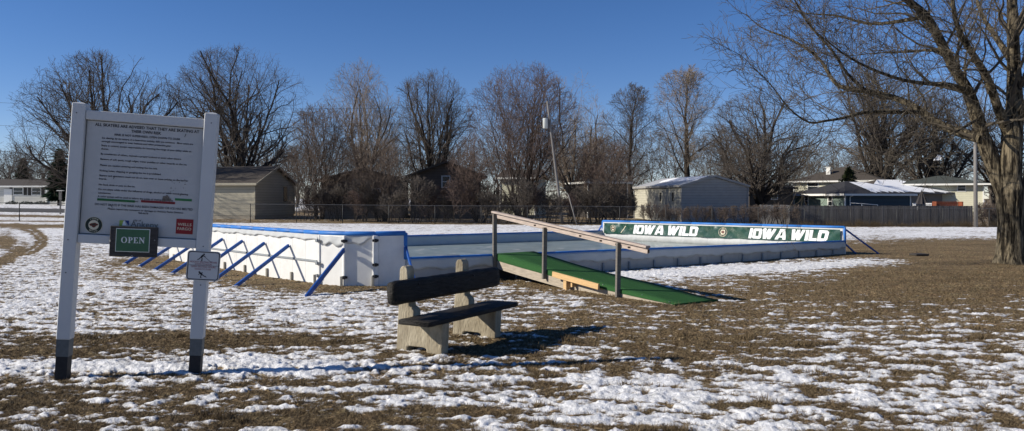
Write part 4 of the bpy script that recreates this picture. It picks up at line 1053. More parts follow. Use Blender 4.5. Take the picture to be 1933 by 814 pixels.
T('bare tree above the snow covered roof', 1745, 92, 150, 352, 1660, 1850, 'round', 22, .5, .2, 12, nch=(11, 8, 4), spread=(10, 55))
T('bare tree behind the right house beside the pale pole', 1880, 96, 140, 350, 1790, 1970, 'round', 23, .5, .2, 12, nch=(10, 7, 4), spread=(10, 55))
T('low russet tree over the dark house right of the pole', 1135, 56, 262, 400, 1070, 1215, 'bush', 24, .10, .12, 7, twig='twigred', nch=(10, 7, 4), stems=4, spread=(10, 50), rmin=.008)
T('low dark thorny tree in front of the brown house', 722, 55, 262, 405, 650, 800, 'bush', 25, .10, .12, 7, twig='twigbrown', nch=(10, 7, 4), stems=4, spread=(10, 55), rmin=.008)
T('small reddish tree in front of the dark gabled house right wall', 905, 53.5, 250, 400, 850, 960, 'bush', 26, .11, .28, 8, twig='twigred', nch=(9, 6, 4), stems=3, spread=(12, 50), rmin=.008)
T('small bare tree growing against the left wall of the grey shed', 1160, 54, 300, 400, 1120, 1215, 'round', 27, .10, .3, 6, twig='twigbrown', nch=(7, 6, 3), spread=(15, 55), rmin=.008)
T('dark bare tree behind the grey shed roof', 1385, 82, 235, 372, 1210, 1440, 'round', 28, .3, .2, 9, nch=(10, 7, 4), spread=(15, 65))
T('dark bare tree behind the narrow oval tree', 1120, 84, 235, 385, 1040, 1235, 'round', 29, .25, .2, 8, twig='twigbrown', nch=(10, 7, 4), spread=(15, 60))
T('distant bare tree above the cream ranch house roof at the far left', 25, 112, 310, 365, -40, 80, 'round', 30, .3, .2, 8, nch=(10, 7, 4), spread=(15, 60))
T('bare tree between the blue garage tree and the big near trunk', 1590, 98, 240, 350, 1520, 1690, 'round', 32, .3, .2, 8, nch=(10, 7, 4), spread=(15, 60))

tick('trees')
# shrubs along the fence line: a few meshes, copied
SHR = []
def shrub(seed, h, wd_, twig, label, stems=9, rmin=.007, loc=(0, 0, 0)):
    t = thing('shrub', label, 'shrub', loc, group='leafless shrubs along the fence'); rnd = random.Random(seed)
    G = Grower(seed, (0, 0, h * .5, wd_, wd_ * .7, h * .56), nch=(11, 7, 4), ang=(32, 40, 45), ratio=(.5, .5, .5), up=(.02, .04, .03, .02), rmin=rmin, seg=(.4, .3, .25, .2))
    for i in range(stems):
        a = rnd.uniform(0, 6.28); el = R(rnd.uniform(45, 85)); rr_ = rnd.uniform(0, wd_ * .4)
        G.grow((rr_ * math.cos(a), rr_ * .6 * math.sin(a), 0.0), (math.cos(a) * math.cos(el), math.sin(a) * math.cos(el), math.sin(el)), h * rnd.uniform(.8, 1.2), .022, 1)
    return t, [tubes_mesh('stems', G.out[1], M['barkdark'], t), tubes_mesh('twigs', G.out[2] + G.out[3] + G.out[4], M[twig], t)]
spots = []
rs_ = random.Random(77)
for i, px in enumerate(list(range(590, 1190, 44))): spots.append((px + rs_.uniform(-8, 8), 53.6 + rs_.uniform(0, 1.6), rs_.uniform(.75, 1.15), i + 3))
for i, px in enumerate(list(range(575, 1195, 29))): spots.append((px + rs_.uniform(-8, 8), 51.2 + rs_.uniform(0, 2.6), rs_.uniform(.8, 1.35), i))
desc = ['dark', 'russet', 'brown']
where = ['beside the tan garage', 'in front of the brown house', 'in front of the dark gabled house', 'left of the leaning utility pole', 'right of the leaning utility pole', 'beside the grey shed']
protos = [shrub(101, 2.5, 1.5, 'twigdark', 'x', 18, .009), shrub(102, 2.3, 1.4, 'twigred', 'x', 18, .009), shrub(103, 2.0, 1.7, 'twigdark', 'x', 20, .009)]
used = [False] * 3; ordn = ['first', 'second', 'third', 'fourth', 'fifth', 'sixth', 'seventh', 'eighth', 'ninth', 'tenth', 'eleventh', 'twelfth', 'thirteenth', 'fourteenth']; cnt = {}
edges = [650, 770, 895, 1050, 1130, 2000]
for px, Y, sc, i in sorted(spots):
    k = [0, 1, 2, 1, 0, 2, 2][i % 7]; x = atY(px, Y); p, kids = protos[k]; w = sum(px > e for e in edges); w = min(w, 5)
    key = (k, w); cnt[key] = cnt.get(key, 0) + 1
    lab = '%s %s leafless shrub from the left %s' % (ordn[cnt[key] - 1], desc[k], where[w])
    if not used[k]:
        used[k] = True; p.location = (x, Y, g1(x, Y)); p.scale = (sc,) * 3; p['label'] = lab
    else: copy_tree(p, kids, (x, Y, g1(x, Y)), rs_.uniform(0, 6.28), sc, lab)
# low twiggy hedge in front of the shed and beyond
p, kids = shrub(104, 1.2, 1.1, 'twigbrown', 'low dry brush clump at the left corner of the grey shed front', 16, .006)
p['group'] = 'low brush in front of the grey shed'
hd = [(1232, 'low dry brush clump below the two shed windows'), (1318, 'low pale brush clump in front of the grey shed gable'), (1362, 'low brush clump at the middle of the shed gable, right of the pale one'),
      (1405, 'low brush clump at the right corner of the grey shed gable'), (1445, 'low brush clump under the wide dark tree trunk'), (1478, 'low brush clump at the left end of the wooden fence')]
x = atY(1275, 51.2); p.location = (x, 51.2, g1(x, 51.2))
for px, lab in hd:
    Y = 51.0 + rs_.uniform(0, .8); x = atY(px, Y); copy_tree(p, kids, (x, Y, g1(x, Y)), rs_.uniform(0, 6), rs_.uniform(.95, 1.3), lab)
for px, lab in ((1868, 'bare brush clump between the pale pole and the big tree'), (1895, 'bare brush clump directly behind the big tree trunk'), (1925, 'bare brush clump at the right edge behind the big tree')):
    Y = 51.0; x = atY(px, Y); copy_tree(p, kids, (x, Y, g1(x, Y)), rs_.uniform(0, 6), 1.35, lab)

# far woods behind the houses, one mass of bare trees
def far_woods():
    br = []; rnd = random.Random(55)
    for i in range(58):
        px = -60 + 2060 * i / 57 + rnd.uniform(-20, 20); Y = rnd.uniform(95, 135); x = atY(px, Y); g = g1(x, Y)
        top = hz(rnd.uniform(232, 292) + (28 if px < 150 or px > 1450 else 0), Y) - g; w = rnd.uniform(4.5, 7.5)
        G = Grower(900 + i, (0, 0, top * .55, w, w, top * .47), nch=(8, 5, 3), ang=(45, 45, 45), ratio=(.62, .58, .5), up=(.02, .06, .04, .02), rmin=.017, seg=(.9, .7, .5, .4), maxlev=4, start=.12)
        G.out[0].append(([(0, 0, 0), (rnd.gauss(0, .2), 0, top * .2), (0, 0, top * .3)], [.3, .25, .2], 6))
        for c in range(8):
            a = 2 * PI * c / 8 + i; ti = R(rnd.uniform(8, 60)); d = (math.sin(ti) * math.cos(a), math.sin(ti) * math.sin(a), math.cos(ti)); q = (0, 0, top * rnd.uniform(.1, .28))
            G.grow(q, d, env_len(q, d, G.env) * .95, .1, 1)
        for lv in G.out.values():
            for pts, rad, n in lv: br.append((np.array(pts) + np.array([x, Y, g]), rad, 3))
    o = tubes_mesh('far_woods', br, M['twigdark'], None); tag(o, 'hazy band of distant bare woods behind the houses', 'woods', kind='stuff')
far_woods(); tick('woods')

# dry weed tufts at the foot of the wooden fence
def weeds():
    rs = np.random.RandomState(6); V = []; n = 5200
    cx = rs.uniform(atY(1480, 50), atY(1895, 50), 60); ch = rs.uniform(.15, .65, 60)
    k = rs.randint(0, 60, n); x = cx[k] + rs.normal(0, .16, n); y = 49.75 + rs.normal(0, .06, n); z = gz(x, y); h = ch[k] * rs.uniform(.4, 1.1, n)
    a = rs.normal(0, .35, n); w = .006
    A = np.stack([x - w, y, z], 1); B = np.stack([x + w, y, z], 1); T_ = np.stack([x + h * np.sin(a), y + rs.normal(0, .08, n), z + h * np.cos(a)], 1)
    co = np.stack([A, B, T_], 1).reshape(-1, 3); mb = MB(); mb.add(co.tolist(), [(3 * i, 3 * i + 1, 3 * i + 2) for i in range(n)])
    tag(mb.build('dry_weeds', M['blade']), 'dry tan weeds growing along the foot of the wooden fence', 'weeds', kind='stuff')
weeds()

# conifers
def conifer(label, px, Y, top, base, hw, seed):
    x = atY(px, Y); g = g1(x, Y); t = thing('spruce_tree', label, 'tree', (x, Y, g)); H = hz(top, Y) - g; rnd = random.Random(seed); W = hw / FPX * Y
    b = MB(); b.tube([(0, 0, 0), (0, 0, H * .5), (0, 0, H * .97)], [.22, .13, .02], 8); b.build('trunk', M['barkdark'], t)
    c = MB(); n = 3400
    for i in range(n):
        f = rnd.random() ** .75; z = .6 + (H - .6) * (1 - f); layer = .75 + .25 * math.sin(z * 7.5 + seed); r = W * f ** .85 * math.sqrt(rnd.random()) * layer * 1.08
        a = rnd.uniform(0, 6.28); p = Vector((r * math.cos(a), r * math.sin(a), z - .12 * r)); L = rnd.uniform(.25, .55) * (W / 2.4 + .3)
        d = Vector((math.cos(a), math.sin(a), rnd.uniform(-.45, .15))).normalized(); s_ = Vector((-d.y, d.x, rnd.uniform(-.3, .3))).normalized() * L * .3
        c.add([p - s_, p + d * L, p + s_, p + Vector((0, 0, .1))], [(0, 1, 3), (3, 1, 2)])
    c.build('crown', M['conifer'], t)
conifer('small dark spruce above the ranch house roof at the far left', 44, 108, 298, 380, 22, 3)
conifer('tall dark spruce just left of the rules board post', 112, 84, 282, 380, 27, 5)
def juniper():
    Y = 74; x = atY(1602, Y); g = g1(x, Y); t = thing('juniper', 'bushy evergreen between the blue garage roof and the cream house', 'evergreen', (x, Y, g)); rnd = random.Random(9); c = MB()
    H = hz(318, Y) - g
    b = MB(); b.tube([(0, 0, 0), (0, 0, H * .8)], [.15, .05], 8); b.build('trunk', M['barkdark'], t)
    for i in range(2600):
        a = rnd.uniform(0, 6.28); z = rnd.uniform(.5, H); f = 1 - ((z / H) ** 3); r = 1.35 * f * math.sqrt(rnd.random()) * (.8 + .3 * math.sin(3 * a + z * 2)); p = Vector((r * math.cos(a), r * math.sin(a), z)); L = rnd.uniform(.12, .34)
        d = Vector((math.cos(a) * .6 + rnd.gauss(0, .4), math.sin(a) * .6 + rnd.gauss(0, .4), rnd.uniform(.1, 1))).normalized(); s_ = d.orthogonal().normalized() * L * .3
        c.add([p - s_, p + s_, p + d * L], [(0, 1, 2)])
    c.build('crown', M['evergreen'], t)
juniper()

# the big near tree at the right: main limbs traced in its own plane, then grown in depth
def near_tree():
    Y = 18.9; x0 = atY(1906, Y); t = thing('old_tree', 'large near bare tree with ridged bark and forking limbs at the right edge', 'tree', (x0, Y, 0))
    def pt(px, py, dy=0.0): k = (Y + dy); return (atY(px, k) - x0, dy, hz(py, k))
    rnd = random.Random(2)
    def limb(pp, r0, r1, sm=3):
        P = [pt(*p) for p in pp]; out = []
        for i in range(len(P) - 1):
            a = np.array(P[max(i - 1, 0)]); b = np.array(P[i]); c = np.array(P[i + 1]); d = np.array(P[min(i + 2, len(P) - 1)])
            for j in range(sm):
                u = j / sm; out.append(.5 * ((2 * b) + (-a + c) * u + (2 * a - 5 * b + 4 * c - d) * u * u + (-a + 3 * b - 3 * c + d) * u ** 3))
        out.append(np.array(P[-1])); m = len(out)
        rad = [r0 + (r1 - r0) * (i / (m - 1)) ** .8 for i in range(m)]
        return [tuple(p) for p in out], rad
    limbs = [
        ([(1905, 358), (1909, 300, -.1), (1913, 250, -.1), (1915, 190, 0), (1914, 128, .1), (1912, 60, .1), (1910, 0, .2), (1904, -110, .3), (1915, -220, .5), (1905, -300, .5)], .265, .05),
        ([(1900, 372), (1884, 335, .1), (1862, 280, .1), (1845, 225, .0), (1827, 172, -.2), (1800, 128, -.4), (1772, 72, -.6), (1748, 30, -.7), (1712, 0, -.9), (1640, -50, -1.2), (1570, -80, -1.5)], .205, .05),
        ([(1853, 262), (1826, 255, .3), (1776, 236, .7), (1736, 208, 1.0), (1706, 192, 1.2), (1672, 180, 1.4), (1635, 172, 1.5), (1600, 168, 1.6), (1578, 158, 1.7), (1562, 136, 1.8), (1545, 110, 1.9), (1500, 78, 2.0), (1455, 60, 2.1)], .125, .022),
        ([(1740, 212, 1.0), (1690, 212, .6), (1635, 212, .2), (1591, 223, -.1), (1560, 228, -.3), (1527, 231, -.5), (1490, 205, -.8), (1455, 160, -1.0), (1425, 130, -1.1)], .06, .008),
        ([(1906, 262), (1885, 208, -.3), (1865, 150, -.6), (1842, 112, -.9), (1815, 68, -1.2), (1802, 30, -1.4), (1790, -30, -1.6), (1740, -100, -2.0)], .12, .03),
        ([(1915, 240, 0), (1950, 180, -.5), (2010, 120, -1.0), (2080, 60, -1.4), (2150, 0, -1.8)], .13, .03),
        ([(1918, 215, .2), (1960, 190, .9), (2030, 160, 1.8), (2120, 150, 2.4)], .10, .02),
        ([(1827, 172, -.2), (1790, 160, -1.0), (1750, 158, -1.8), (1700, 150, -2.4), (1640, 128, -2.9), (1590, 100, -3.2), (1540, 60, -3.4)], .07, .01),
        ([(1789, 110, -.5), (1760, 95, .2), (1715, 98, .8), (1660, 100, 1.3), (1610, 105, 1.7)], .055, .008),
        ([(1748, 30, -.7), (1700, 40, -.4), (1640, 45, .2), (1580, 30, .6), (1520, 25, 1.0), (1470, 10, 1.2)], .06, .008),
        ([(1913, 120, .1), (1880, 70, .8), (1850, 20, 1.5), (1830, -60, 2.0)], .10, .02),
        ([(1845, 225, 0), (1820, 240, -.8), (1780, 262, -1.4), (1740, 280, -1.9), (1700, 290, -2.2)], .045, .008),
        ([(1635, 172, 1.5), (1600, 140, 1.2), (1570, 95, .9), (1530, 50, .7), (1500, 0, .4), (1480, -50, .2)], .05, .01),
        ([(1914, 60, .1), (1960, 0, .4), (2000, -80, .8)], .12, .03)]
    tp = [(1909, 505), (1908, 494), (1908, 478), (1909, 455), (1909, 430), (1908, 405), (1907, 380), (1908, 358), (1909, 335)]
    P = [pt(*q) for q in tp]; rad = [.43, .375, .325, .30, .285, .285, .295, .31, .26]
    # trunk with root flare and ridges: dense tube displaced by noise
    def ridged(name, pts, rad, par, n=40, sub=10, amp=.05):
        P = np.array(pts); m = len(P); tt = np.linspace(0, m - 1, (m - 1) * sub + 1); Q = np.stack([np.interp(tt, np.arange(m), P[:, k]) for k in range(3)], 1); Rr = np.interp(tt, np.arange(m), rad)
        ker = np.ones(5) / 5
        for k in range(3): Q[2:-2, k] = np.convolve(Q[:, k], ker, 'valid')
        th = np.arange(n) * 2 * PI / n; V = []
        s_ = np.cumsum(np.r_[0, np.linalg.norm(np.diff(Q, axis=0), axis=1)])
        TH, S = np.meshgrid(th, s_); RR = np.repeat(Rr[:, None], n, 1)
        nn = gnoise(np.cos(TH) * 5.5 + S * .35 + 50, np.sin(TH) * 5.5 + 40 + S * .3, 31) + .6 * gnoise(np.cos(TH) * 11 + S * 1.2 + 50, np.sin(TH) * 11 + 9, 33)
        RR = RR * (1 + amp * nn); fl = np.exp(-s_ / .22)[:, None] if name == 'trunk' else 0
        RR = RR * (1 + .16 * fl * np.cos(TH * 5 + 1))
        Td = np.gradient(Q, axis=0); Td /= np.linalg.norm(Td, axis=1)[:, None]; a = np.cross(Td, np.array([0, 1., 0])); a /= np.linalg.norm(a, axis=1)[:, None]; b = np.cross(Td, a)
        V = Q[:, None] + RR[..., None] * (np.cos(TH)[..., None] * a[:, None] + np.sin(TH)[..., None] * b[:, None])
        mm = len(Q); w = MB(); w.smooth = True
        w.add(V.reshape(-1, 3).tolist(), [(i * n + k, i * n + (k + 1) % n, (i + 1) * n + (k + 1) % n, (i + 1) * n + k) for i in range(mm - 1) for k in range(n)])
        return w.build(name, M['bark'], par)
    ridged('trunk', P, rad, t, 56, 14, .075)
    thin = []; G = Grower(5, None, nch=(12, 8, 5), ang=(50, 48, 45), ratio=(.55, .55, .55), up=(.0, .05, .04, .02), wander=(.05, .10, .14, .18), rmin=.005, seg=(.35, .22, .16, .12), rr=.34, start=.05)
    for pp, r0, r1 in limbs:
        pts, rd = limb(pp, r0, r1)
        if r0 > .1: ridged('limb', pts, rd, t, 24, 4, .07)
        else: thin.append((pts, rd, 9))
        m = len(pts); L = sum(math.dist(pts[i], pts[i + 1]) for i in range(m - 1)); dirs = [tuple((Vector(pts[min(i + 1, m - 1)]) - Vector(pts[max(i - 1, 0)])).normalized()) for i in range(m)]
        G.ratio = (.5 if L < 6 else .34, .5, .5); G.children(pts, rd, dirs, L, 1, int(8 + L * 2.3), start=.22)
        G.grow(pts[-1], dirs[-1], 1.6, max(.01, rd[-1]), 2)
    tubes_mesh('limbs', thin, M['bark'], t)
    tubes_mesh('crown', G.out[2] + G.out[3] + G.out[4], M['twignear'], t)
    print('near tree branches', G.count)
near_tree(); tick('near')

# ------------------------------------------------------------------ buildings
def building(name, label, cat, corner, anchor, ang, L, W, eave, ridge, wall, roofm, style='gable', over=.35, windows=(), footing=None, sidewall=None, snow=None, trim='trim', fascia=True, chimney=None, door=None, base=None, group=None, extra=None):
    """local frame: ridge along x, origin at the centre; anchor = (sx, sy) of the corner standing at the given world point"""
    a = R(ang); c_, s_ = math.cos(a), math.sin(a); lx, ly = anchor[0] * L / 2, anchor[1] * W / 2
    ox = corner[0] - (c_ * lx - s_ * ly); oy = corner[1] - (s_ * lx + c_ * ly)
    g = base if base is not None else min(g1(corner[0], corner[1]), g1(ox, oy)) - .02
    t = thing(name, label, cat, (ox, oy, g), (0, 0, a), group); e = eave - g; r = ridge - g
    hx, hy = L / 2, W / 2
    w = MB(); z0 = .3 if footing else -.3
    w.add([(-hx, -hy, z0), (hx, -hy, z0), (hx, -hy, e), (-hx, -hy, e)], [(0, 1, 2, 3)]); w.add([(hx, hy, z0), (-hx, hy, z0), (-hx, hy, e), (hx, hy, e)], [(0, 1, 2, 3)])
    w.mi = 1 if sidewall else 0
    for sx in (-1, 1):
        if style == 'gable': w.add([(sx * hx, -sx * hy, z0), (sx * hx, sx * hy, z0), (sx * hx, sx * hy, e), (sx * hx, 0, r - .05), (sx * hx, -sx * hy, e)], [(0, 1, 2, 3, 4)])
        else: w.add([(sx * hx, -sx * hy, z0), (sx * hx, sx * hy, z0), (sx * hx, sx * hy, e), (sx * hx, -sx * hy, e)], [(0, 1, 2, 3)])
    wl = w.build('wall', [M[wall], M[sidewall or wall]], t)
    if footing: f = MB(); f.box((0, 0, .0), (L - .04, W - .04, .62)); f.build('footing', M[footing], t)
    for sx in (-1, 1):
        for sy in (-1, 1):
            cb = MB(); cb.box((sx * (hx + .008), sy * (hy + .008), (e + z0) / 2 - .01), (.10, .10, e - z0 - .02)); cb.build('corner_trim', M[trim] if trim != 'none' else M[wall], t)
    rf = MB(); th = .12; sl = (r - e) / hy; ox_, oy_ = hx + over, hy + over; ze = e - sl * over
    rl = ox_ if style == 'gable' else max(.3, hx - hy)
    for sy in (-1, 1):
        top = [(-ox_, sy * oy_, ze + th), (ox_, sy * oy_, ze + th), (rl, 0, r + th), (-rl, 0, r + th)]; bot = [(p[0], p[1], p[2] - th) for p in top]
        rf.add(top + bot, [(0, 1, 2, 3), (7, 6, 5, 4), (0, 4, 5, 1), (1, 5, 6, 2), (3, 7, 4, 0)])
    if style == 'hip':
        for sx in (-1, 1): rf.add([(sx * ox_, -oy_, ze + th), (sx * ox_, oy_, ze + th), (sx * rl, 0, r + th), (sx * ox_, -oy_, ze), (sx * ox_, oy_, ze)], [(0, 1, 2), (0, 3, 4, 1)])
    ro = rf.build('roof', M[roofm], t)
    if fascia:
        f = MB()
        for sy in (-1, 1): f.box((0, sy * (oy_ + .022), ze + th / 2), (2 * ox_, .04, .17))
        if style == 'hip':
            for sx in (-1, 1): f.box((sx * (ox_ + .022), 0, ze + th / 2), (.04, 2 * oy_, .17))
        else:
            for sx in (-1, 1):
                for sy in (-1, 1): f.beam((sx * (ox_ + .02), sy * oy_, ze + th / 2), (sx * (ox_ + .02), 0, r + th / 2), .035, .16)
        f.build('fascia', M[trim if trim != 'none' else 'darktrim'], ro)
    if snow:
        # snow lying on one roof slope, ragged lower edge
        sy, x0, x1, f0, f1 = snow; q = MB(); q.smooth = True; n = 26; V = []; rr = random.Random(L)
        for i in range(n + 1):
            x = x0 + (x1 - x0) * i / n
            for j, f in enumerate((f0 + rr.uniform(-.08, .08), f0 + .06 + rr.uniform(0, .05), (f0 + f1) / 2, f1 - .03, f1 + rr.uniform(-.03, .0))):
                y = sy * oy_ * (1 - f); z = ze + (r - ze) * f + th + (.05 if 0 < j < 4 else .004)
                if style == 'hip':
                    lim = ox_ + (rl - ox_) * f; x_ = max(-lim, min(lim, x))
                else: x_ = x
                V.append((x_, y, z))
        q.add(V, [(i * 5 + j, (i + 1) * 5 + j, (i + 1) * 5 + j + 1, i * 5 + j + 1) for i in range(n) for j in range(4)]); q.build('roof_snow', M['snow'], ro)
    for (face, pos, zc, ww, hh, *opt) in windows:
        d = MB(); p = MB(); zc = zc - g
        shut = opt[0] if opt else None
        def P(a_, o_, z_):
            if face == 'f': return (a_, -hy - o_, z_)
            if face == 'b': return (-a_, hy + o_, z_)
            if face == 'l': return (-hx - o_, -a_, z_)
            return (hx + o_, a_, z_)
        def bx(m_, a_, z_, w_, h_, o_, t_):
            c = P(a_, o_, z_); m_.box(c, (w_, t_, h_) if face in 'fb' else (t_, w_, h_))
        if shut != 'noframe':
            for da in (-1, 1): bx(d, pos + da * (ww / 2 + .03), zc, .08, hh + .16, .02, .05)
            for dz in (-1, 1): bx(d, pos, zc + dz * (hh / 2 + .03), ww + .02, .08, .02, .05)
            bx(d, pos, zc, ww, .05, .018, .03)
        else: bx(d, pos, zc, ww + .06, hh + .06, .005, .02)
        wi = d.build('window', M['trim' if shut != 'noframe' else 'darktrim'], t)
        bx(p, pos, zc, ww, hh, .008, .016); p.build('pane', M['glass'], wi)
        if shut == 'shutter':
            for da in (-1, 1): q = MB(); bx(q, pos + da * (ww / 2 + .30), zc, .36, hh + .14, .02, .04); q.build('shutter', M['darktrim'], t)
    if door:
        face, pos, m_ = door; q = MB(); q.box((pos, -hy - .03, 1.05), (.95, .06, 2.1)); dd = q.build('door', M[m_], t)
    if chimney:
        cx_, cy_, h_, w_ = chimney; q = MB(); q.box((cx_, cy_, r - .5 + h_ / 2), (w_, w_, h_ + 1)); q.box((cx_, cy_, r + h_ + .03), (w_ + .1, w_ + .1, .08)); q.build('chimney', M['trim'], ro)
    if extra: extra(t, hx, hy, e, r)
    return t

B = building
def spout(t, hx, hy, e, r):
    q = MB(); q.tube([(hx + .05, -hy - .06, .05), (hx + .05, -hy - .06, e - .1)], .045, 8); q.build('downspout', M['trim'], t)
B('garage', 'tan sided garage with brown shingle roof just right of the rules board', 'garage', (atY(481, 56.5), 56.5), (1, -1), -10.8, 9.5, 6.2, 2.72, 4.0, 'tan', 'shingle', windows=[('r', 1.6, 1.95, .55, 1.1, 'noframe')], footing='base', sidewall='tan', trim='tan', over=.3)
B('house', 'long cream ranch house with dark shutters across the street at the far left', 'house', (atY(87, 88), 88), (1, -1), -3, 17, 8, hz(352, 88), hz(340, 92), 'whitesid', 'shingle', trim='trim',
  windows=[('f', 8.5 - 1.15, hz(361.5, 88), 1.0, .75, 'shutter'), ('f', 8.5 - 3.3, hz(361, 88), 1.1, .75, 'shutter')], door=('f', 4.0, 'trim'), base=.60)
B('house', 'low white side wing at the right end of the ranch house', 'house', (atY(89, 87), 87), (-1, -1), -3, 2.1, 5, hz(355, 87), hz(352, 87), 'whitesid', 'shingle', windows=[('f', -.5, hz(360, 87), .2, .4, 'noframe'), ('f', .5, hz(361, 87), .2, .4, 'noframe')], base=.60, over=.2)
B('house', 'brown sided house half hidden by brush right of the tan garage', 'house', (atY(607, 60), 60), (-1, 1), 96, 9, 6.4, hz(340, 60), hz(322, 61), 'brownsid', 'shingle', windows=[('l', 1.0, hz(366, 60), .55, .75), ('l', -.65, hz(366, 60), .55, .75)], sidewall='brownsid', trim='darktrim')
B('house', 'dark gabled house with one framed upper window behind the brush', 'house', (atY(776, 62), 62), (-1, 1), 97, 9, 5.6, hz(331, 62), hz(307, 62), 'darksid', 'shingledark', windows=[('l', 0, hz(343, 62), .58, .85)], trim='none', sidewall='darksid', over=.5)
B('house', 'small cream house wall glimpsed through russet stems left of the pole', 'house', (atY(944, 74), 74), (-1, -1), -14, 3.4, 5, hz(336, 74), hz(322, 75), 'creamsid', 'shingle', windows=[('f', .6, hz(358, 74), .5, .6)])
B('house', 'low dark house with a snowy eave between the pole and the grey shed', 'house', (atY(1110, 66), 66), (-1, -1), 14, 3.6, 5, hz(345, 66), hz(336, 67), 'darksid', 'shingledark', trim='trim', style='hip')
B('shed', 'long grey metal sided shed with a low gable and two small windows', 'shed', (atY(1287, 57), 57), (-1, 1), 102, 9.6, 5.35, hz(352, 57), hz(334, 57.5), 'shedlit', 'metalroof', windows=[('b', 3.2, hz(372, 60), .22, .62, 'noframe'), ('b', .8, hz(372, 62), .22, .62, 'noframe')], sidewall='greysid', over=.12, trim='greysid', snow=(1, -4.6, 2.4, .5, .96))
B('house', 'dark low house wall behind the wide bare tree left of the cream house', 'house', (atY(1415, 66), 66), (-1, -1), 8, 3.9, 6, hz(355, 66), hz(344, 68), 'darksid', 'shingledark', trim='none', style='hip', windows=[('f', .3, hz(367, 66), .5, .8)], over=.35)
B('house', 'cream two storey house with brown hip roof and white chimney', 'house', (atY(1499, 88), 88), (-1, -1), -38, 9, 8, hz(341, 86), hz(317, 88), 'creamsid', 'shingle', style='hip', over=.45, windows=[('f', -2.4, hz(352, 86), 1.1, .75), ('f', 1.3, hz(350, 84), 1.2, .7)], chimney=(-1.2, -2.2, .0, .45))
B('garage', 'dark blue garage with sage side wall and patchy snow on its hip roof', 'garage', (atY(1595, 64), 64), (-1, -1), 22, 7.4, 5.9, hz(366, 64), hz(344, 66), 'bluesid', 'shingledark', style='hip', over=.4, sidewall='sage', windows=[('l', 1.35, hz(380, 66), .42, .75), ('l', -1.45, hz(379, 65), .42, .75)], trim='trim', snow=(-1, -.6, 3.2, .16, .92), extra=lambda t, hx, hy, e, r: MB().tube([(-hx + .5, -hy - .06, .05), (-hx + .5, -hy - .06, e - .25), (-hx + .75, -hy - .3, e - .1)], .04, 8).build('downspout', M['trim'], t))
B('house', 'taupe house with a snow covered roof behind the patio umbrella', 'house', (atY(1797, 78), 78), (1, -1), 12, 9.5, 7.5, hz(362, 78), hz(341, 80), 'greysid2', 'shingle', style='hip', over=.7, trim='greysid2', snow=(-1, -5.2, 5.2, .03, .98))
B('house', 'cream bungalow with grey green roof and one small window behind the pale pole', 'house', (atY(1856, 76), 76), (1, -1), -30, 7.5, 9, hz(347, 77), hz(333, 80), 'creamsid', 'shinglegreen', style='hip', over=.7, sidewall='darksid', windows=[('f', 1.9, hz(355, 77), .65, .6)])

# ------------------------------------------------------------------ fences, poles, wires
def plank_fence(label, x0, x1, Y, h, m, name='wooden_fence', posts=2.4):
    t = thing(name, label, 'fence', (x0, Y, g1(x0, Y))); z0 = g1(x0, Y); b = MB(); x = x0; rr = random.Random(int(x0 * 10)); w = .14
    while x < x1:
        g = g1(x, Y) - z0; b.box((x - x0 + w / 2, rr.uniform(-.006, .006), g + h / 2 + .02), (w - .012, .02, h + rr.uniform(-.03, .02))); x += w
    b.build('fence_boards', M[m], t)
    x = x0 + .1
    while x < x1: p = MB(); p.box((x - x0, .07, g1(x, Y) - z0 + h * .5), (.1, .09, h + .06)); p.build('post', M[m], t); x += posts
    r = MB()
    for f in (.25, .8): r.beam((0, .035, h * f), (x1 - x0, .035, g1(x1, Y) - z0 + h * f), .04, .08)
    r.build('rail', M[m], t)
plank_fence('long dark weathered wooden fence below the blue garage at the right', atY(1491, 50.6), atY(1836, 50.6), 50.6, 1.33, 'fencewood')
plank_fence('short pale wooden fence length left of the dark one', atY(1434, 53.5), atY(1489, 53.5), 53.5, 1.35, 'palefence')
plank_fence('low dark fence length behind the brush right of the pale pole', atY(1866, 52), atY(1990, 52), 52, 1.3, 'fencewood')

def chain_fence():
    t = thing('chain_link_fence', 'thin wire chain link fence with steel posts running along the back of the field', 'fence', (0, 49.9, 0)); xa, xb = -62, 48; H = 1.2; Y = 49.9
    x = xa
    while x < xb:
        if not (atY(127, 50) > x): pass
        g = g1(x, Y); b = MB(); b.tube([(x, 0, g - .05), (x, 0, g + H + .03)], .028, 8); b.build('post', M['fencepost'], t); x += 3.0
    xs = np.arange(xa, xb, 1.0)
    b = MB(); b.tube([(x, 0, g1(x, Y) + H) for x in xs], .018, 6); b.build('top_rail', M['steel'], t)
    b = MB(); s = .11                                # open wire mesh: crossing thin wires
    for x in np.arange(xa, xb - 1.2, s):
        g = g1(x, Y)
        for d in (0, 1):
            x0, x1 = (x, x + H) if d == 0 else (x + H, x); p, q = Vector((x0, .02 * d, g + .02)), Vector((x1, .02 * d, g + H))
            w = .0022; b.add([(p.x - w, p.y, p.z), (p.x + w, p.y, p.z), (q.x + w, q.y, q.z), (q.x - w, q.y, q.z)], [(0, 1, 2, 3)])
    b.build('wire_mesh', M['steel'], t)
chain_fence()

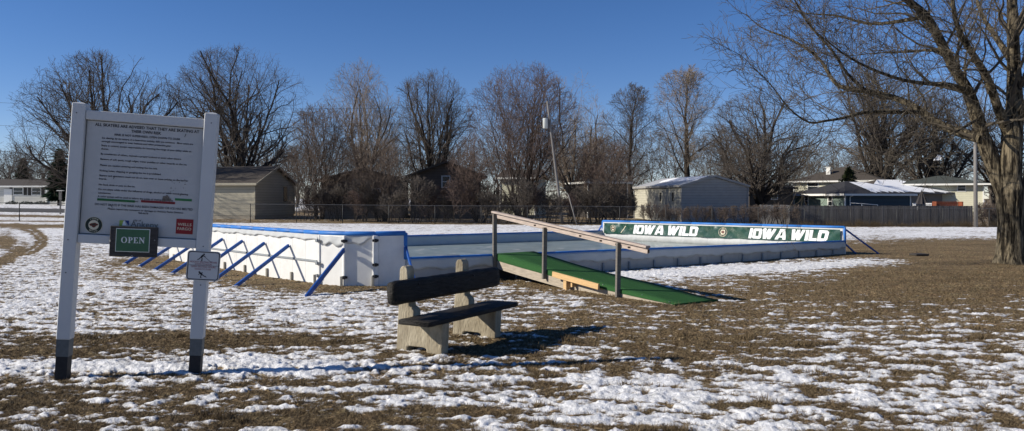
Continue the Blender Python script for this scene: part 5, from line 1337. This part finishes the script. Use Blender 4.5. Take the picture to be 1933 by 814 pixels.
def poles():
    Y = 51; xb, xt = atY(1062, Y), atY(1033, Y); g = g1(xb, Y); H = hz(190, Y) - g; dx = xt - xb
    t = thing('utility_pole', 'leaning grey utility pole carrying a white transformer can', 'utility pole', (xb, Y, g))
    b = MB(); b.tube([(dx * f, 0, H * f - .05) for f in (0, .25, .5, .75, 1)], [.095, .09, .08, .07, .06], 10); b.build('pole_shaft', M['pole'], t)
    f = .795; cx = dx * f - .34; cz = H * f + .15
    b = MB(); b.smooth = False
    b.tube([(cx, -.05, cz - .33), (cx, -.05, cz - .30), (cx, -.05, cz + .30), (cx, -.05, cz + .33), (cx, -.05, cz + .36)], [.14, .165, .165, .17, .10], 18); tr = b.build('transformer', M['can'], t)
    b = MB(); b.tube([(cx + .02, -.05, cz + .36), (cx + .02, -.05, cz + .62)], [.035, .02], 8); b.build('bushing', M['wire'], tr)
    b = MB(); b.box((cx + .24, -.05, cz + .2), (.16, .05, .06)); b.box((cx + .24, -.05, cz - .2), (.16, .05, .06)); b.build('bracket', M['steel'], tr)
    b = MB(); b.box((dx - .02, 0, H - .25), (.5, .06, .06)); b.box((dx - .22, 0, H - .17), (.07, .07, .12)); b.box((dx + .18, 0, H - .17), (.07, .07, .12)); b.build('insulator_arm', M['pole'], t)
    gx, gy = atY(1089, 49), 49; gg = g1(gx, gy)
    t2 = thing('guy_wire', 'guy wire with a pale sleeve slanting down right of the leaning pole', 'guy wire', (gx, gy, gg)); top = Vector((xb + dx * .72 - gx, Y - gy, g + H * .72 - gg))
    b = MB(); b.tube([(0, 0, 0), tuple(top)], .008, 5); b.build('cable', M['wire'], t2)
    b = MB(); b.tube([tuple(top * .0), tuple(top * .33)], .035, 8); b.build('guard_sleeve', M['pole'], t2)
    Y2 = 49.4; x2 = atY(1842, Y2); g2 = g1(x2, Y2); t3 = thing('utility_pole', 'straight pale wooden pole at the right end of the wooden fence', 'utility pole', (x2, Y2, g2))
    b = MB(); b.tube([(0, 0, -.05), (-.02, 0, 3), (-.05, 0, 6.4)], [.125, .115, .09], 10); b.build('pole_shaft', M['pole'], t3)
    b = MB(); b.box((0, -.12, 3.2), (.12, .06, .3)); b.build('meter_box', M['steel'], t3)
    def wire(label, a, b_, sag, r=.009):
        a = Vector(a); b_ = Vector(b_); o = thing('power_line', label, 'power line', tuple(a)); m = MB(); P = []
        for i in range(25): f = i / 24; q = (b_ - a) * f; P.append((q.x, q.y, q.z - 4 * sag * f * (1 - f)))
        m.tube(P, r, 5); m.build('cable', M['wire'], o)
    tp = (xt, Y, g + H - .2)
    wire('uppermost power line running left from the leaning pole behind the trees', (-62, 58, hz(150, 58)), tp, 1.1)
    wire('second power line from the left edge to the leaning pole, below the first', (-62, 58, hz(193, 58)), (xt + .1, Y, g + H - 1.0), 1.4)
    wire('lowest and thickest line crossing from the left edge towards the tan garage', (-62, 58, hz(196, 58)), (atY(520, 57), 57, hz(322, 57)), .9, .02)
    wire('line sagging from the leaning pole to the pale right pole', (xt, Y, g + H - 1.2), (x2 - .05, Y2, g2 + 6.3), .6)
    wire('low line from the leaning pole across the grey shed to the right', (xt + .2, Y, g + H - 3.4), (x2, Y2, g2 + 4.3), .5)
    wire('short line from the pale right pole out of the right side', (x2, Y2, g2 + 6.2), (44, 49, 8.0), .3)
poles(); tick('b')

# street sign post far left, patio things, scraps
def street_bits():
    Y = 64; x = atY(114, Y); g = g1(x, Y); t = thing('bird_feeder_post', 'grey post with a flat white top left of the rules board beyond the fence', 'post', (x, Y, g))
    b = MB(); b.box((0, 0, .65), (.09, .09, 1.3)); b.build('post', M['pole'], t); b = MB(); b.box((0, 0, hz(360, Y) - g), (.5, .3, .07)); b.build('top_plate', M['trim'], t)
    b = MB(); b.box((0, 0, (hz(361, Y) - g + 1.2) / 2), (.2, .12, hz(361, Y) - g - 1.2)); b.build('box', M['greysid2'], t)
    rnd = random.Random(3)
    for i, (px, lab) in enumerate(((22, 'clipped dark hedge left of the ranch house door'), (50, 'clipped dark hedge under the left shuttered window'), (78, 'clipped dark hedge under the right shuttered window'))):
        Y = 86.5; x = atY(px, Y); g = .60; h = thing('hedge', lab, 'hedge', (x, Y, g), group='hedges in front of the ranch house'); c = MB()
        for k in range(700):
            a = rnd.uniform(0, 6.28); r = math.sqrt(rnd.random()); p = Vector((.8 * r * math.cos(a), .4 * r * math.sin(a), rnd.uniform(0, .75) * (1 - .3 * r))); d = Vector((rnd.gauss(0, 1), rnd.gauss(0, 1), rnd.gauss(0, 1))).normalized() * .12; s = d.orthogonal().normalized() * .05
            c.add([p - s, p + s, p + d], [(0, 1, 2)])
        c.build('foliage', M['conifer'], h)
    # patio umbrella, chairs and table
    Y = 72; x = atY(1740, Y); g = g1(x, Y); t = thing('patio_umbrella', 'folded dark patio umbrella in front of the taupe house', 'umbrella', (x, Y, g)); zt = hz(358, Y) - g
    b = MB(); b.tube([(0, 0, 0), (0, 0, zt)], .03, 8); b.build('pole', M['steel'], t); c = MB(); n = 16; V = []
    for i in range(n):
        a = 2 * PI * i / n; r = .42 + .14 * (i % 2); V.append((r * math.cos(a), r * math.sin(a), 1.25)); 
    for i in range(n): a = 2 * PI * i / n; V.append(((.25 + .1 * (i % 2)) * math.cos(a), (.25 + .1 * (i % 2)) * math.sin(a), 1.8))
    V.append((0, 0, zt)); c.add(V, [(i, (i + 1) % n, n + (i + 1) % n, n + i) for i in range(n)] + [(n + i, n + (i + 1) % n, 2 * n) for i in range(n)]); c.build('canopy', M['umb'], t)
    Y = 70
    kids = []; x = atY(1731, Y); g = g1(x, Y); ch = thing('patio_chair', 'white patio chair left of the folded umbrella', 'chair', (x, Y, g + .35), (0, 0, .5), group='white patio chairs')
    b = MB(); b.box((0, 0, .45), (.5, .5, .04)); kids.append(b.build('seat', M['chairw'], ch))
    b = MB()
    for i in range(5): b.box((-.2 + .1 * i, .25, .72), (.04, .03, .5))
    b.box((0, .25, .98), (.5, .04, .06)); kids.append(b.build('backrest', M['chairw'], ch))
    for sx in (-1, 1):
        for sy in (-1, 1): b = MB(); b.box((sx * .22, sy * .22, .215), (.04, .04, .43)); kids.append(b.build('leg', M['chairw'], ch))
        b = MB(); b.box((sx * .26, 0, .68), (.05, .5, .04)); b.box((sx * .26, -.22, .55), (.04, .04, .24)); kids.append(b.build('armrest', M['chairw'], ch))
    copy_tree(ch, kids, (atY(1752, Y), Y, g + .35), -.7, 1, 'white patio chair right of the folded umbrella')
    Y = 68; x = atY(1789, Y); g = g1(x, Y); t = thing('patio_bench', 'red brown slatted wooden bench box behind the wooden fence', 'bench', (x, Y, g)); z1 = hz(380, Y) - g
    b = MB(); 
    for i in range(6): b.box((0, .3, z1 - .08 - .13 * i), (2.3, .04, .115))
    b.build('backrest', M['rust'], t); b = MB(); b.box((0, 0, z1 - .55), (2.3, .6, .06)); b.build('seat', M['rust'], t)
    for sx in (-1, 1): b = MB(); b.box((sx * 1.15, 0, z1 - .48), (.08, .66, .9)); b.build('side_panel', M['rust'], t)
    for sx in (-1, 1):
        b = MB(); b.box((sx * 1.1, 0, (z1 - .9) / 2), (.1, .5, max(.2, z1 - .9))); b.build('leg', M['rust'], t)
    # white scrap caught in the branches
    Y = 55; x = atY(1768, Y); b = MB(); rnd = random.Random(4)
    V = [(rnd.uniform(-.25, .25), rnd.uniform(-.08, .08), rnd.uniform(-.18, .18)) for _ in range(14)]
    b.smooth = False; b.add(V, [(0, 1, 2), (2, 3, 4), (4, 5, 6), (6, 7, 8), (8, 9, 10), (10, 11, 12), (12, 13, 0), (1, 5, 9), (3, 7, 11)])
    o = b.build('plastic_bag', M['chairw'], None, (x, Y, hz(299, Y))); o.scale = (1.6, 1.6, 1.6); tag(o, 'white plastic scrap caught in bare branches above the snowy roof', 'litter')
    # handrail beside the blue garage
    Y = 60; x = atY(1605, Y); g = g1(x, Y); t = thing('handrail', 'thin white handrail in front of the blue garage wall', 'handrail', (x, Y, g)); za, zc = hz(383, Y) - g, hz(387, Y) - g; x1 = atY(1657, Y) - x
    b = MB(); b.tube([(0, 0, za), (x1, 0, zc)], .03, 8); b.build('rail', M['trim'], t)
    for xx, zz in ((0, za), (x1 * .42, (za + zc) / 2), (x1, zc)): b = MB(); b.tube([(xx, 0, 0), (xx, 0, zz)], .03, 8); b.build('post', M['trim'], t)
    # dark drain cover or plank lying in the grass, right of the rink
    x, y = gpt(1735, 482); b = MB(); b.bbox((0, 0, .02), (.42, .30, .05), .01); o = b.build('ground_plank', M['darktrim'], None, (x, y, 0), (0, 0, .2)); tag(o, 'short dark board lying in the brown grass right of the rink', 'board')
street_bits()
print('objects', len(bpy.data.objects))
